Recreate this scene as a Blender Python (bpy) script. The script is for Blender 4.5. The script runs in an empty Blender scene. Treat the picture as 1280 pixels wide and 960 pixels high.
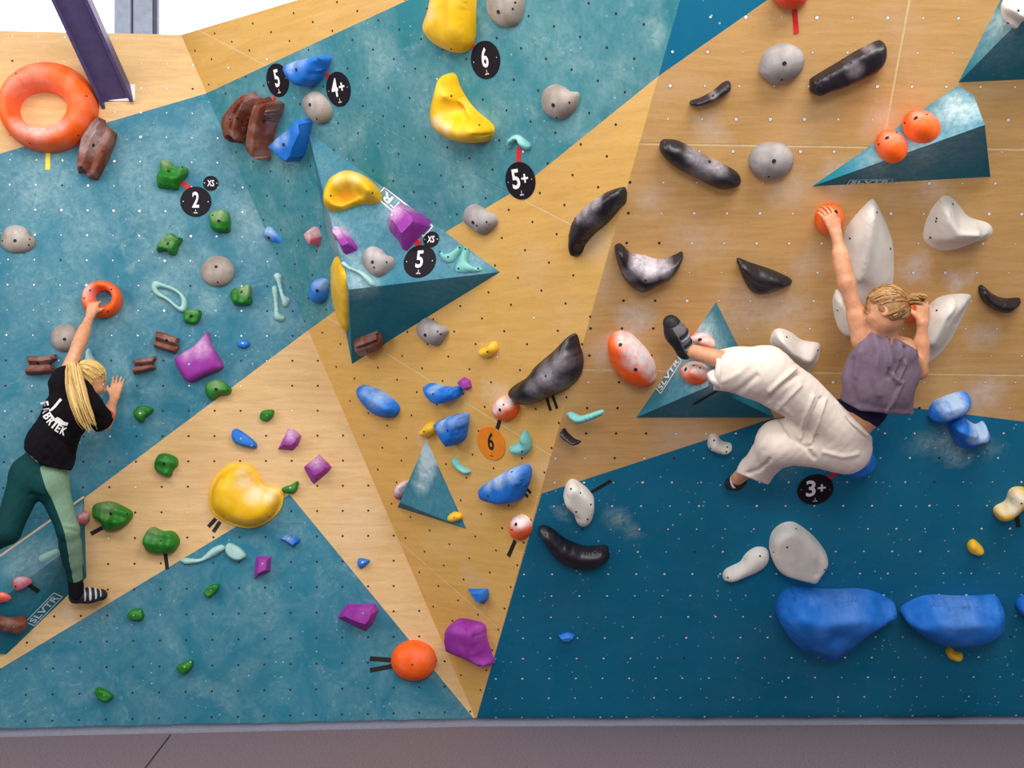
import bpy, math, random
import numpy as np
from mathutils import Vector, Matrix
from mathutils.bvhtree import BVHTree

# ------------------------------------------------------------------ camera, world, lights, exposure
scene = bpy.context.scene
col = scene.collection
F = 1500.0            # focal length in pixels of the 1280x960 frame
ZC = 2.1              # camera height above the mats
cam_d = bpy.data.cameras.new('camera'); cam = bpy.data.objects.new('camera', cam_d); col.objects.link(cam)
cam_d.sensor_width = 36.0; cam_d.lens = 36.0 * F / 1280.0
cam_d.clip_start = 0.05; cam_d.clip_end = 100
cam.location = (0, 0, ZC); cam.rotation_euler = (math.radians(90), 0, 0)
scene.camera = cam

world = bpy.data.worlds.new('world'); scene.world = world; world.use_nodes = True
bg = world.node_tree.nodes['Background']
bg.inputs[0].default_value = (0.93, 0.96, 1.0, 1); bg.inputs[1].default_value = 0.50

def area_light(name, loc, target, sx, sy, power, color):
    d = bpy.data.lights.new(name, 'AREA'); d.shape = 'RECTANGLE'; d.size = sx; d.size_y = sy
    d.energy = power; d.color = color
    o = bpy.data.objects.new(name, d); col.objects.link(o); o.location = loc
    o.rotation_euler = (Vector(target) - Vector(loc)).to_track_quat('-Z', 'Y').to_euler()
    return o
area_light('ceiling_lamp', (-2.6, 3.2, 6.3), (-1.6, 7.3, 1.8), 3.0, 1.6, 150, (1.0, 0.96, 0.92))
area_light('ceiling_lamp', (2.2, 2.6, 6.3), (1.6, 6.4, 2.2), 3.0, 1.6, 250, (1.0, 0.95, 0.90))
area_light('hall_lamp', (0.0, -3.5, 5.8), (0.3, 6.6, 2.4), 5.0, 2.0, 360, (1.0, 0.96, 0.92))
area_light('side_window_light', (-6.2, 3.6, 4.6), (0.2, 6.6, 3.2), 2.6, 2.2, 135, (1.0, 0.97, 0.95))

scene.view_settings.view_transform = 'Standard'; scene.view_settings.look = 'None'
scene.view_settings.exposure = -0.13; scene.view_settings.gamma = 1.0
scene.view_settings.use_curve_mapping = False
random.seed(7); RNG = np.random.RandomState(7)

# ------------------------------------------------------------------ helpers
def lin(r, g, b):
    f = lambda c: (c/255.0)/12.92 if c/255.0 <= 0.04045 else ((c/255.0+0.055)/1.055)**2.4
    return (f(r), f(g), f(b), 1.0)
CAM = Vector((0, 0, ZC))
def ray(px, py): return Vector(((px-640)/F, 1.0, (480-py)/F))
def P(px, py, Y): return CAM + ray(px, py) * Y
def proj(v):
    return (640 + v[0]/v[1]*F, 480 - (v[2]-ZC)/v[1]*F)

class Frame:
    """a flat facet: origin, in-plane axes e1 e2 and outward normal n"""
    def __init__(s, o, e1, e2):
        s.o = Vector(o); s.e1 = Vector(e1).normalized()
        e2 = Vector(e2); e2 = e2 - s.e1*e2.dot(s.e1); s.e2 = e2.normalized()
        s.n = s.e1.cross(s.e2)
        if s.n.dot(CAM - s.o) < 0: s.n = -s.n
    def hit(s, px, py, w=0.0):
        r = ray(px, py); t = (s.o + s.n*w - CAM).dot(s.n) / r.dot(s.n)
        return CAM + r*t
    def uv(s, px, py, w=0.0):
        d = s.hit(px, py, w) - s.o
        return (d.dot(s.e1), d.dot(s.e2))
    def uvw(s, p):
        d = Vector(p) - s.o; return (d.dot(s.e1), d.dot(s.e2))
    def pt(s, u, v, w=0.0): return s.o + s.e1*u + s.e2*v + s.n*w
    def matrix(s, u, v, w=0.0, rot=0.0):
        c, q = math.cos(rot), math.sin(rot)
        x = s.e1*c + s.e2*q; y = s.e2*c - s.e1*q; z = x.cross(y); p = s.pt(u, v, w)
        return Matrix(((x.x, y.x, z.x, p.x), (x.y, y.y, z.y, p.y), (x.z, y.z, z.z, p.z), (0, 0, 0, 1)))
def face_frame(a, b, c):
    a, b, c = Vector(a), Vector(b), Vector(c)
    n = (b-a).cross(c-a).normalized()
    if n.dot(CAM-a) < 0: n = -n
    up = Vector((0, 0, 1)); e2 = (up - n*up.dot(n))
    if e2.length < 0.1: e2 = Vector((0, 1, 0)) - n*n.y
    e2.normalize(); e1 = e2.cross(n)
    return Frame((a+b+c)/3, e1, e2)

def mesh_obj(name, verts, faces, mat=None, parent=None, smooth=False, mats=None, fmat=None):
    me = bpy.data.meshes.new(name)
    me.from_pydata([tuple(v) for v in verts], [], [tuple(int(i) for i in f) for f in faces]); me.update()
    for m in (mats or ([mat] if mat else [])): me.materials.append(m)
    if fmat is not None: me.polygons.foreach_set('material_index', list(fmat))
    if smooth: me.polygons.foreach_set('use_smooth', [True]*len(me.polygons))
    o = bpy.data.objects.new(name, me); col.objects.link(o)
    if parent: o.parent = parent
    return o
def np_mesh(name, V, Q, mat, parent=None, mats=None, fmat=None):
    """fast path for big quad meshes"""
    me = bpy.data.meshes.new(name)
    me.vertices.add(len(V)); me.vertices.foreach_set('co', V.astype(np.float32).ravel())
    k = Q.shape[1]
    me.loops.add(Q.size); me.loops.foreach_set('vertex_index', Q.astype(np.int32).ravel())
    me.polygons.add(len(Q)); me.polygons.foreach_set('loop_start', np.arange(0, Q.size, k, dtype=np.int32))
    me.polygons.foreach_set('use_smooth', np.ones(len(Q), bool))
    for m in (mats or [mat]): me.materials.append(m)
    if fmat is not None: me.polygons.foreach_set('material_index', np.asarray(fmat, np.int32))
    me.update(calc_edges=True); me.validate()
    o = bpy.data.objects.new(name, me); col.objects.link(o)
    if parent: o.parent = parent
    return o
def tag(o, label=None, cat=None, group=None, kind=None):
    if label: o['label'] = label
    if cat: o['category'] = cat
    if group: o['group'] = group
    if kind: o['kind'] = kind
    return o
def empty(name, loc):
    o = bpy.data.objects.new(name, None); o.location = loc; o.empty_display_size = 0.1; col.objects.link(o); return o
def set_attr(o, name, vals):
    a = o.data.attributes.new(name, 'FLOAT', 'POINT'); a.data.foreach_set('value', np.asarray(vals, np.float32))

# ------------------------------------------------------------------ materials
def new_mat(name):
    m = bpy.data.materials.new(name); m.use_nodes = True
    nt = m.node_tree; b = nt.nodes['Principled BSDF']
    return m, nt, b
def N(nt, t, **kw):
    n = nt.nodes.new(t)
    for k, v in kw.items(): setattr(n, k, v)
    return n
def L(nt, a, b): nt.links.new(a, b)
def noise(nt, scale, detail=4, rough=0.55, vec=None, dist=0.0):
    n = N(nt, 'ShaderNodeTexNoise'); n.inputs['Scale'].default_value = scale
    n.inputs['Detail'].default_value = detail; n.inputs['Roughness'].default_value = rough
    n.inputs['Distortion'].default_value = dist
    if vec is not None: L(nt, vec, n.inputs['Vector'])
    return n.outputs['Fac']
def ramp(nt, fac, lo, hi, a=0.0, b=1.0):
    n = N(nt, 'ShaderNodeMapRange'); L(nt, fac, n.inputs['Value'])
    n.inputs['From Min'].default_value = lo; n.inputs['From Max'].default_value = hi
    n.inputs['To Min'].default_value = a; n.inputs['To Max'].default_value = b
    return n.outputs['Result']
def math_n(nt, op, a, b=None):
    n = N(nt, 'ShaderNodeMath', operation=op); n.use_clamp = False
    for i, v in enumerate((a, b)):
        if v is None: continue
        if isinstance(v, (int, float)): n.inputs[i].default_value = v
        else: L(nt, v, n.inputs[i])
    return n.outputs[0]
def mix(nt, fac, a, b):
    n = N(nt, 'ShaderNodeMix', data_type='RGBA')
    if isinstance(fac, (int, float)): n.inputs[0].default_value = fac
    else: L(nt, fac, n.inputs[0])
    for i, v in ((6, a), (7, b)):
        if isinstance(v, tuple): n.inputs[i].default_value = v
        else: L(nt, v, n.inputs[i])
    return n.outputs[2]
def bump(nt, b, h, strength=0.3, dist=0.01):
    n = N(nt, 'ShaderNodeBump'); n.inputs['Strength'].default_value = strength; n.inputs['Distance'].default_value = dist
    L(nt, h, n.inputs['Height']); L(nt, n.outputs[0], b.inputs['Normal'])
CHALK = lin(232, 226, 226)
def coords(nt, scale=(1, 1, 1), rot=(0, 0, 0)):
    tc = N(nt, 'ShaderNodeTexCoord'); mp = N(nt, 'ShaderNodeMapping')
    mp.inputs['Scale'].default_value = scale; mp.inputs['Rotation'].default_value = rot
    L(nt, tc.outputs['Object'], mp.inputs['Vector']); return mp.outputs[0]

def hold_mat(name, c, rough=0.62, chalk_c=CHALK, grit=0.25, dust=0.10, spec=0.35):
    m, nt, b = new_mat(name)
    v = coords(nt)
    n1 = noise(nt, 38, 5, 0.65, v); n2 = noise(nt, 9, 3, 0.5, v)
    at = N(nt, 'ShaderNodeAttribute', attribute_name='chalk').outputs['Fac']
    k = math_n(nt, 'MULTIPLY', at, ramp(nt, n1, 0.30, 0.62, 0.55, 1.25))
    d = math_n(nt, 'MULTIPLY', ramp(nt, n2, 0.45, 0.75), dust)
    k = math_n(nt, 'ADD', k, d)
    k = math_n(nt, 'MINIMUM', k, 0.94)
    base = mix(nt, ramp(nt, n2, 0.3, 0.7), tuple(x*0.88 for x in c[:3])+(1,), tuple(min(1, x*1.10) for x in c[:3])+(1,))
    L(nt, mix(nt, k, base, chalk_c), b.inputs['Base Color'])
    b.inputs['Roughness'].default_value = rough
    b.inputs['Specular IOR Level'].default_value = spec
    if grit > 0:
        bump(nt, b, noise(nt, 260, 2, 0.6, v), grit, 0.003)
    return m
def plain_mat(name, c, rough=0.6, metal=0.0, var=0.12, scale=20, bump_s=0.0, stretch=(1, 1, 1), spec=0.4):
    m, nt, b = new_mat(name)
    v = coords(nt, stretch)
    n = noise(nt, scale, 4, 0.6, v)
    L(nt, mix(nt, ramp(nt, n, 0.3, 0.7), tuple(x*(1-var) for x in c[:3])+(1,), tuple(min(1, x*(1+var)) for x in c[:3])+(1,)), b.inputs['Base Color'])
    b.inputs['Roughness'].default_value = rough; b.inputs['Metallic'].default_value = metal
    b.inputs['Specular IOR Level'].default_value = spec
    if bump_s: bump(nt, b, n, bump_s, 0.006)
    return m
def spots_fac(nt, spots):
    """sum of soft round smudges at fixed world places (x, y, z, radius, strength)"""
    tc = N(nt, 'ShaderNodeTexCoord'); acc = None
    wob = N(nt, 'ShaderNodeTexNoise'); wob.inputs['Scale'].default_value = 9; wob.inputs['Detail'].default_value = 3
    L(nt, tc.outputs['Object'], wob.inputs['Vector'])
    sc = N(nt, 'ShaderNodeVectorMath', operation='MULTIPLY_ADD')
    L(nt, wob.outputs['Color'], sc.inputs[0]); sc.inputs[1].default_value = (0.16, 0.16, 0.16)
    L(nt, tc.outputs['Object'], sc.inputs[2])
    for (x, y, z, r, s) in spots:
        d = N(nt, 'ShaderNodeVectorMath', operation='DISTANCE')
        L(nt, sc.outputs[0], d.inputs[0]); d.inputs[1].default_value = (x+0.08, y+0.08, z+0.08)
        f = ramp(nt, d.outputs['Value'], r, 0.0, 0.0, s)
        acc = f if acc is None else math_n(nt, 'ADD', acc, f)
    return acc
def ply_mat(name, c_lo, c_hi, spots, rot=(0, 0, 0), stretch=(1.0, 1.0, 11.0), chalk=0.10):
    m, nt, b = new_mat(name)
    v = coords(nt, stretch, rot); w = coords(nt)
    g = noise(nt, 3.2, 7, 0.62, v, 0.6); big = noise(nt, 0.9, 3, 0.5, w)
    f = math_n(nt, 'ADD', math_n(nt, 'MULTIPLY', g, 0.65), math_n(nt, 'MULTIPLY', big, 0.35))
    c = mix(nt, ramp(nt, f, 0.36, 0.64), c_lo, c_hi)
    fine = noise(nt, 24, 3, 0.6, v)
    c = mix(nt, ramp(nt, fine, 0.55, 0.78, 0.0, 0.36), c, tuple(x*0.62 for x in c_lo[:3])+(1,))
    c = mix(nt, ramp(nt, noise(nt, 75, 3, 0.7, w), 0.56, 0.74, 0.0, 0.22), c, tuple(x*0.7 for x in c_lo[:3])+(1,))
    ch = math_n(nt, 'MULTIPLY', ramp(nt, noise(nt, 3.0, 5, 0.6, w), 0.50, 0.78), chalk)
    if spots:
        s = math_n(nt, 'MULTIPLY', spots_fac(nt, spots), ramp(nt, noise(nt, 30, 4, 0.65, w), 0.30, 0.62, 0.35, 1.0))
        ch = math_n(nt, 'ADD', ch, s)
    ch = math_n(nt, 'MINIMUM', ch, 0.8)
    L(nt, mix(nt, ch, c, lin(226, 212, 204)), b.inputs['Base Color'])
    b.inputs['Roughness'].default_value = 0.62; b.inputs['Specular IOR Level'].default_value = 0.25
    bump(nt, b, g, 0.06, 0.004)
    return m
def paint_mat(name, c, spots, chalk=0.25, chalk_c=lin(150, 182, 186), specks=0.6, scale=3.5, attr=False, scuff=0.42):
    m, nt, b = new_mat(name)
    w = coords(nt)
    big = noise(nt, 1.1, 3, 0.5, w)
    base = mix(nt, ramp(nt, big, 0.3, 0.7), tuple(x*0.9 for x in c[:3])+(1,), tuple(x*1.1 for x in c[:3])+(1,))
    n1 = noise(nt, scale, 6, 0.62, w, 0.8); n2 = noise(nt, 34, 4, 0.7, w)
    ch = math_n(nt, 'MULTIPLY', math_n(nt, 'MULTIPLY', ramp(nt, n1, 0.36, 0.74), ramp(nt, n2, 0.35, 0.65, 0.45, 1.15)), chalk)
    st = noise(nt, 5.5, 8, 0.74, w, 2.2); st = math_n(nt, 'MULTIPLY', ramp(nt, st, 0.56, 0.74), scuff)
    ch = math_n(nt, 'ADD', ch, st)
    if spots:
        s = math_n(nt, 'MULTIPLY', spots_fac(nt, spots), ramp(nt, noise(nt, 22, 5, 0.7, w, 1.0), 0.34, 0.62, 0.15, 1.0))
        ch = math_n(nt, 'ADD', ch, s)
    if attr:
        at = N(nt, 'ShaderNodeAttribute', attribute_name='chalk').outputs['Fac']
        ch = math_n(nt, 'ADD', ch, math_n(nt, 'MULTIPLY', at, ramp(nt, n2, 0.30, 0.62, 0.45, 1.15)))
    ch = math_n(nt, 'MINIMUM', ch, 0.85)
    cc = mix(nt, ch, base, chalk_c)
    vo = N(nt, 'ShaderNodeTexVoronoi'); vo.inputs['Scale'].default_value = 24; L(nt, w, vo.inputs['Vector'])
    sp = math_n(nt, 'MULTIPLY', ramp(nt, vo.outputs['Distance'], 0.15, 0.08), specks)
    rnd = N(nt, 'ShaderNodeSeparateColor'); L(nt, vo.outputs['Color'], rnd.inputs[0])
    sp = math_n(nt, 'MULTIPLY', sp, ramp(nt, rnd.outputs[0], 0.5, 0.95))
    L(nt, mix(nt, sp, cc, lin(190, 205, 210)), b.inputs['Base Color'])
    b.inputs['Roughness'].default_value = 0.7; b.inputs['Specular IOR Level'].default_value = 0.22
    bump(nt, b, noise(nt, 190, 3, 0.7, w), 0.22, 0.003)
    return m

M = {}
M['orange'] = hold_mat('orange_resin', lin(255, 98, 16), 0.5)
M['red_orange'] = hold_mat('red_orange_resin', lin(240, 70, 30), 0.5)
M['grey'] = hold_mat('grey_resin', lin(150, 138, 128), 0.8, dust=0.25, grit=0.5)
M['grey_cool'] = hold_mat('cool_grey_resin', lin(150, 143, 142), 0.8, dust=0.25, grit=0.5)
M['brown'] = hold_mat('brown_resin', lin(116, 58, 38), 0.7, dust=0.2)
M['green'] = hold_mat('green_resin', lin(28, 118, 30), 0.45, dust=.03, chalk_c=lin(170, 180, 140))
M['yellow'] = hold_mat('yellow_resin', lin(238, 186, 12), 0.5, chalk_c=lin(242, 234, 214))
M['blue'] = hold_mat('blue_resin', lin(18, 112, 208), 0.6, chalk_c=lin(170, 195, 225))
M['purple'] = hold_mat('purple_resin', lin(148, 46, 156), 0.65, chalk_c=lin(214, 176, 208))
M['pink'] = hold_mat('pink_resin', lin(196, 92, 112), 0.6)
M['mint'] = hold_mat('mint_resin', lin(116, 190, 186), 0.6, chalk_c=lin(196, 216, 214))
M['mint_pale'] = hold_mat('pale_mint_resin', lin(158, 200, 196), 0.6, chalk_c=lin(200, 220, 216))
M['black'] = hold_mat('black_resin', lin(24, 19, 28), 0.38, chalk_c=lin(206, 197, 206), dust=0.02, grit=0.1, spec=0.5)
M['white'] = hold_mat('white_resin', lin(226, 220, 212), 0.6, dust=0.05, grit=0.1)
M['bolt'] = plain_mat('dark_bolt_socket', lin(45, 40, 40), 0.5, 0.4)
M['screw'] = plain_mat('steel_screw_head', lin(190, 186, 184), 0.35, 0.6)
M['nut_dark'] = plain_mat('dark_nut_hole', lin(42, 34, 28), 0.7)
M['nut_glint'] = plain_mat('painted_nut_glint', lin(240, 236, 246), 0.35, 0.0)  # plain white stands in for light glinting on the nuts
M['tape_black'] = plain_mat('black_cloth_tape', lin(24, 22, 24), 0.7)
M['tape_red'] = plain_mat('red_cloth_tape', lin(206, 34, 36), 0.6)
M['tape_yellow'] = plain_mat('yellow_cloth_tape', lin(226, 212, 70), 0.6)
M['disc_black'] = plain_mat('black_printed_disc', lin(24, 18, 28), 0.6, spec=.15)
M['disc_orange'] = plain_mat('orange_printed_disc', lin(226, 130, 24), 0.5)
M['print_white'] = plain_mat('white_print', lin(238, 236, 236), 0.6, var=0.03)
M['print_logo'] = plain_mat('pale_logo_print', lin(190, 216, 226), 0.6, var=0.05)
M['print_black'] = plain_mat('black_print', lin(22, 20, 22), 0.6)
M['putty'] = plain_mat('pale_seam_putty', lin(222, 196, 146), 0.8)
M['putty_grey'] = plain_mat('ply_edge', lin(176, 150, 112), 0.8)
# ------------------------------------------------------------------ the three wall facets
A = P(595, 900, ZC*F/420)                       # the foot where the three facets meet
Bl = P(0, 913, ZC*F/433); Cr = P(1280, 897, ZC*F/417)
def tilted(o, d, deg):
    d = Vector(d); d.z = 0; d.normalize(); back = Vector((-d.y, d.x, 0))      # away from the camera
    if back.y < 0: back = -back
    return Frame(o, d, Vector((0, 0, math.cos(math.radians(deg)))) + back*math.sin(math.radians(deg)))
LF = tilted(A, A - Bl, 3.5)
RF = tilted(A, Cr - A, -28.0)
Lfold = LF.hit(225, 40); Rfold = RF.hit(850, 0)
mid0 = face_frame(A, Lfold, Rfold)
MF = Frame(A, mid0.hit(690, 570) - mid0.hit(480, 440), Rfold - A)             # its axes run with its plywood seams
ZTOP = LF.hit(120, 41).z

def line_px(fr, p, q): return (fr.uv(*p), fr.uv(*q))
def line_3d(fr, p, q): return (fr.uvw(p), fr.uvw(q))
def line_z(fr, z):
    g = fr.n.cross(Vector((0, 0, 1))).normalized()                            # horizontal in the plane
    up = g.cross(fr.n).normalized(); t = (z - fr.o.z)/up.z; p = fr.o + up*t
    return (fr.uvw(p), fr.uvw(p + g))
def side(l, p):
    (x0, y0), (x1, y1) = l
    return ((x1-x0)*(p[1]-y0) - (y1-y0)*(p[0]-x0)) / math.hypot(x1-x0, y1-y0)
def clip_poly(poly, l, sgn, off=0.0):
    out = []; n = len(poly)
    for i in range(n):
        a, b = poly[i], poly[(i+1) % n]; da = side(l, a)*sgn - off; db = side(l, b)*sgn - off
        if da >= 0: out.append(a)
        if (da >= 0) != (db >= 0):
            t = da/(da-db); out.append((a[0]+(b[0]-a[0])*t, a[1]+(b[1]-a[1])*t))
    return out
def area(poly): return 0.5*abs(sum(poly[i][0]*poly[(i+1) % len(poly)][1]-poly[(i+1) % len(poly)][0]*poly[i][1] for i in range(len(poly))))
def inside(poly, p):
    r = False; n = len(poly)
    for i in range(n):
        (x0, y0), (x1, y1) = poly[i], poly[(i+1) % n]
        if (y0 > p[1]) != (y1 > p[1]) and p[0] < (x1-x0)*(p[1]-y0)/(y1-y0)+x0: r = not r
    return r
BIG = [(-12, -12), (12, -12), (12, 12), (-12, 12)]
def wspots(fr, lst):
    out = []
    for (px, py, r, s) in lst:
        p = fr.hit(px, py); out.append((p.x, p.y, p.z, r*p.y/F, s))
    return out

def build_facet(name, fr, bounds, seams, paints, m_ply, m_paint, gap=0.004):
    """bounds: lines with the reference point kept; seams: lines; paints: polygons in uv"""
    poly = BIG
    for l, ref in bounds: poly = clip_poly(poly, l, 1 if side(l, ref) > 0 else -1)
    back = [fr.pt(u, v, -0.0015) for u, v in poly]; back2 = [fr.pt(u, v, -0.06) for u, v in poly]
    n = len(poly)
    plines = []
    for pp in paints:
        for i in range(len(pp)): plines.append((pp[i], pp[(i+1) % len(pp)]))
    def pieces_of(s):
        pieces = [s]
        for l in plines:
            nxt = []
            for q in pieces:
                for k in (clip_poly(q, l, 1), clip_poly(q, l, -1)):
                    if len(k) > 2 and area(k) > 1e-5: nxt.append(k)
            pieces = nxt
        return [(q, any(inside(pp, (sum(p[0] for p in q)/len(q), sum(p[1] for p in q)/len(q))) for pp in paints)) for q in pieces]
    V = back+back2; Fc = [list(range(2*n-1, n-1, -1))] + [[i, n+i, n+(i+1) % n, (i+1) % n] for i in range(n)]; mi = [0]*len(Fc)
    for q, pt in pieces_of(poly):
        Fc.append(list(range(len(V), len(V)+len(q)))); V += [fr.pt(u, v, -0.0015) for u, v in q]; mi.append(1 if pt else 0)
    root = mesh_obj(name, V, Fc, mats=[M['putty'], m_paint], fmat=mi)
    tag(root, kind='structure')
    sheets = [poly]
    for l in seams:
        nxt = []; l, row = l if len(l) == 2 and callable(l[1]) else (l, None)
        for s in sheets:
            if row and not row(sum(p[1] for p in s)/len(s)): nxt.append(s); continue
            for sg in (1, -1):
                q = clip_poly(s, l, sg, gap)
                if len(q) > 2 and area(q) > 0.02: nxt.append(q)
        sheets = nxt
    for s in sheets:
        V, Fc, mi = [], [], []
        for q, pt in pieces_of(s):
            Fc.append(list(range(len(V), len(V)+len(q)))); V += [fr.pt(u, v, 0) for u, v in q]; mi.append(1 if pt else 0)
        k = len(s); b0 = len(V)
        V += [fr.pt(u, v, 0) for u, v in s] + [fr.pt(u, v, -0.003) for u, v in s]
        for i in range(k): Fc.append([b0+i, b0+(i+1) % k, b0+k+(i+1) % k, b0+k+i]); mi.append(2)
        mesh_obj('plywood_panel', V, Fc, parent=root, mats=[m_ply, m_paint, M['putty_grey']], fmat=mi)
    return root, poly

fold_l = (A, Lfold); fold_r = (A, Rfold)
# chalk and wear where hands have been (pixels of the photograph, radius, strength) -> places on the facet
boost = lambda l, k: [(x, y, z, r*1.1, st*k) for x, y, z, r, st in l]
sp_left_paint = wspots(LF, [(70, 350, 60, .25), (170, 260, 70, .28), (105, 290, 50, .25), (230, 330, 55, .22), (130, 420, 70, .2), (300, 250, 50, .3),
                            (40, 250, 60, .25), (200, 370, 35, .4), (345, 390, 30, .35), (320, 290, 40, .3), (250, 175, 60, .3), (120, 540, 20, .4), (60, 210, 60, .3), (180, 200, 50, .25), (260, 380, 22, .4)])
sp_left_ply = wspots(LF, [(85, 770, 18, .5), (440, 655, 50, .3), (120, 545, 14, .6), (330, 560, 60, .15)])
sp_mid_paint = wspots(MF, [(480, 75, 35, .45), (560, 170, 55, .35), (700, 60, 60, .35), (820, 40, 25, .55), (640, 30, 60, .3), (440, 170, 40, .3), (525, 120, 45, .35),
                           (720, 150, 35, .4), (610, 160, 50, .3), (390, 55, 40, .3), (330, 130, 50, .3), (360, 210, 40, .4), (760, 90, 50, .3), (580, 230, 40, .3)])
sp_mid_ply = wspots(MF, [(620, 490, 26, .55), (745, 300, 40, .4), (670, 330, 40, .18), (680, 590, 30, .3), (590, 720, 30, .2), (530, 545, 22, .4), (700, 480, 40, .3)])
sp_right_ply = wspots(RF, [(795, 395, 32, .6), (890, 160, 26, .35), (985, 385, 40, .4), (990, 235, 30, .3), (1145, 335, 26, .55), (1195, 350, 22, .65), (1010, 330, 30, .3), (760, 440, 30, .4),
                           (930, 390, 50, .3), (1230, 490, 30, .5), (815, 250, 30, .3), (1165, 240, 26, .4), (1230, 420, 26, .4), (1100, 150, 30, .3), (740, 350, 40, .25), (870, 300, 40, .2), (1050, 220, 30, .4), (850, 550, 50, .2)])
sp_right_paint = wspots(RF, [(770, 650, 22, .55), (790, 665, 16, .5), (1180, 550, 30, .6), (1195, 570, 20, .7), (1150, 555, 22, .4), (705, 640, 14, .5), (985, 580, 26, .25), (1060, 520, 40, .25), (1240, 560, 20, .3)])

C_TEAL = lin(34, 112, 130)
PLY_L = ply_mat('pale_birch_plywood', lin(206, 166, 112), lin(226, 190, 138), sp_left_ply, stretch=(1, 1, 9), chalk=0.12)
PLY_M = ply_mat('honey_plywood', lin(208, 160, 84), lin(224, 178, 102), sp_mid_ply, rot=(0, math.radians(-32), 0), stretch=(1, 1, 8), chalk=0.10)
PLY_R = ply_mat('brown_grained_plywood', lin(196, 150, 90), lin(214, 170, 112), boost(sp_right_ply, 1.5), stretch=(1, 1, 12), chalk=0.16)
PAINT_L = paint_mat('chalky_teal_paint', lin(36, 112, 136), boost(sp_left_paint, 1.3), 0.40)
PAINT_M = paint_mat('bright_teal_paint', lin(42, 122, 134), boost(sp_mid_paint, 1.25), 0.42)
PAINT_R = paint_mat('speckled_teal_paint', lin(4, 110, 146), boost(sp_right_paint, 1.4), 0.05, specks=0.9, scuff=0.03)

zb = -0.06
far_l = (LF.uvw(LF.hit(-190, 300)), LF.uvw(LF.hit(-190, 700)))
far_r = (RF.uvw(RF.hit(1500, 300)), RF.uvw(RF.hit(1500, 600)))
# left
kl = LF.uv(200, 600)
paint_l = [[LF.uv(-400, 322), LF.uv(0, 192), LF.uv(257, 117), LF.uv(450, 60), LF.uv(450, 371), LF.uv(385, 413), LF.uv(90, 634), LF.uv(-400, 1000)],
           [LF.uv(0, 836), LF.uv(362, 618), LF.uv(598, 905), LF.uv(620, 960), LF.uv(0, 960), LF.uv(-400, 1300), LF.uv(-400, 1076)]]
wall_left, poly_l = build_facet('wall_left', LF, [(line_3d(LF, *fold_l), kl), (line_z(LF, zb), kl), (line_z(LF, ZTOP), kl), (far_l, kl)],
    [line_px(LF, (395, 655), (490, 657))], paint_l, PLY_L, PAINT_L, gap=0.0012)
# middle
km = MF.uv(600, 400)
paint_m = [[MF.uv(257, 117), MF.uv(512, -1), MF.uv(700, -90), MF.uv(1100, -320), MF.uv(1100, -90), MF.uv(822, 96), MF.uv(650, 235), MF.uv(540, 300), MF.uv(384, 414), MF.uv(200, 540), MF.uv(100, 150)]]
wall_mid, poly_m = build_facet('wall_middle', MF, [(line_3d(MF, *fold_l), km), (line_3d(MF, *fold_r), km), (line_z(MF, ZTOP), km)],
    [line_px(MF, (480, 440), (690, 570)), line_px(MF, (655, 250), (770, 310)), line_px(MF, (520, 695), (600, 765))], paint_m, PLY_M, PAINT_M, gap=0.004)
# right
kr = RF.uv(900, 400)
paint_r = [[RF.uv(595, 900), RF.uv(677, 617), RF.uv(965, 523), RF.uv(1115, 507), RF.uv(1160, 512), RF.uv(1280, 527), RF.uv(1600, 570), RF.uv(1600, 990), RF.uv(595, 990)],
           [RF.uv(700, 40), RF.uv(822, 96), RF.uv(962, -2), RF.uv(1300, -240), RF.uv(800, -250)]]
wall_right, poly_r = build_facet('wall_right', RF, [(line_3d(RF, *fold_r), kr), (line_z(RF, zb), kr), (line_z(RF, ZTOP+0.5), kr), (far_r, kr)],
    [line_px(RF, (830, 180), (1280, 187)), line_px(RF, (730, 462), (1280, 469)), (line_px(RF, (1137, 0), (1107, 165)), lambda v: v > RF.uv(1100, 190)[1])], paint_r, PLY_R, PAINT_R, gap=0.006)

# t-nut holes: a few pixels each, one sheet of small rimmed discs per facet; white ones paint glints
def tnuts(name, fr, poly, root, org, du, dv, glint_fn, r=0.0062, skip=None):
    u0, v0 = fr.uv(*org); V, Fc, mi = [], [], []
    rng = random.Random(3)
    for i in range(-60, 61):
        for j in range(-60, 61):
            u, v = u0+i*du, v0+j*dv
            if not inside(poly, (u, v)): continue
            p = fr.pt(u, v); x, y = proj(p)
            if x < -60 or x > 1340 or y < -60 or y > 930: continue
            lt = rng.random() < glint_fn(x, y); rr = r*(1.0 if not lt else rng.choice((.6, .7, .8, .9, 1.0, 1.15, 1.4 if y < 480 else 1.0)))
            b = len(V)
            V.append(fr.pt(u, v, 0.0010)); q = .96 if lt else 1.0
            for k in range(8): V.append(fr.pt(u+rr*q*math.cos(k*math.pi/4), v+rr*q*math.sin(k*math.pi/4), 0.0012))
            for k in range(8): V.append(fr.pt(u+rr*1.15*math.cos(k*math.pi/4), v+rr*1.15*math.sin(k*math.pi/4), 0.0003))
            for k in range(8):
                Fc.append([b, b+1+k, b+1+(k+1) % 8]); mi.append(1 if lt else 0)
                Fc.append([b+1+k, b+9+k, b+9+(k+1) % 8, b+1+(k+1) % 8]); mi.append(0)
    o = mesh_obj(name, V, Fc, parent=root, mats=[M['nut_dark'], M['nut_glint']], fmat=mi)
    tag(o, kind='stuff')
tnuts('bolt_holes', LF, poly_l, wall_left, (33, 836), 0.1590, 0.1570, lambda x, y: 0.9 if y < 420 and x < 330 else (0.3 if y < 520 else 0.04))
tnuts('bolt_holes', MF, poly_m, wall_mid, (583, 350), 0.163, 0.163, lambda x, y: 0.03)
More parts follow.
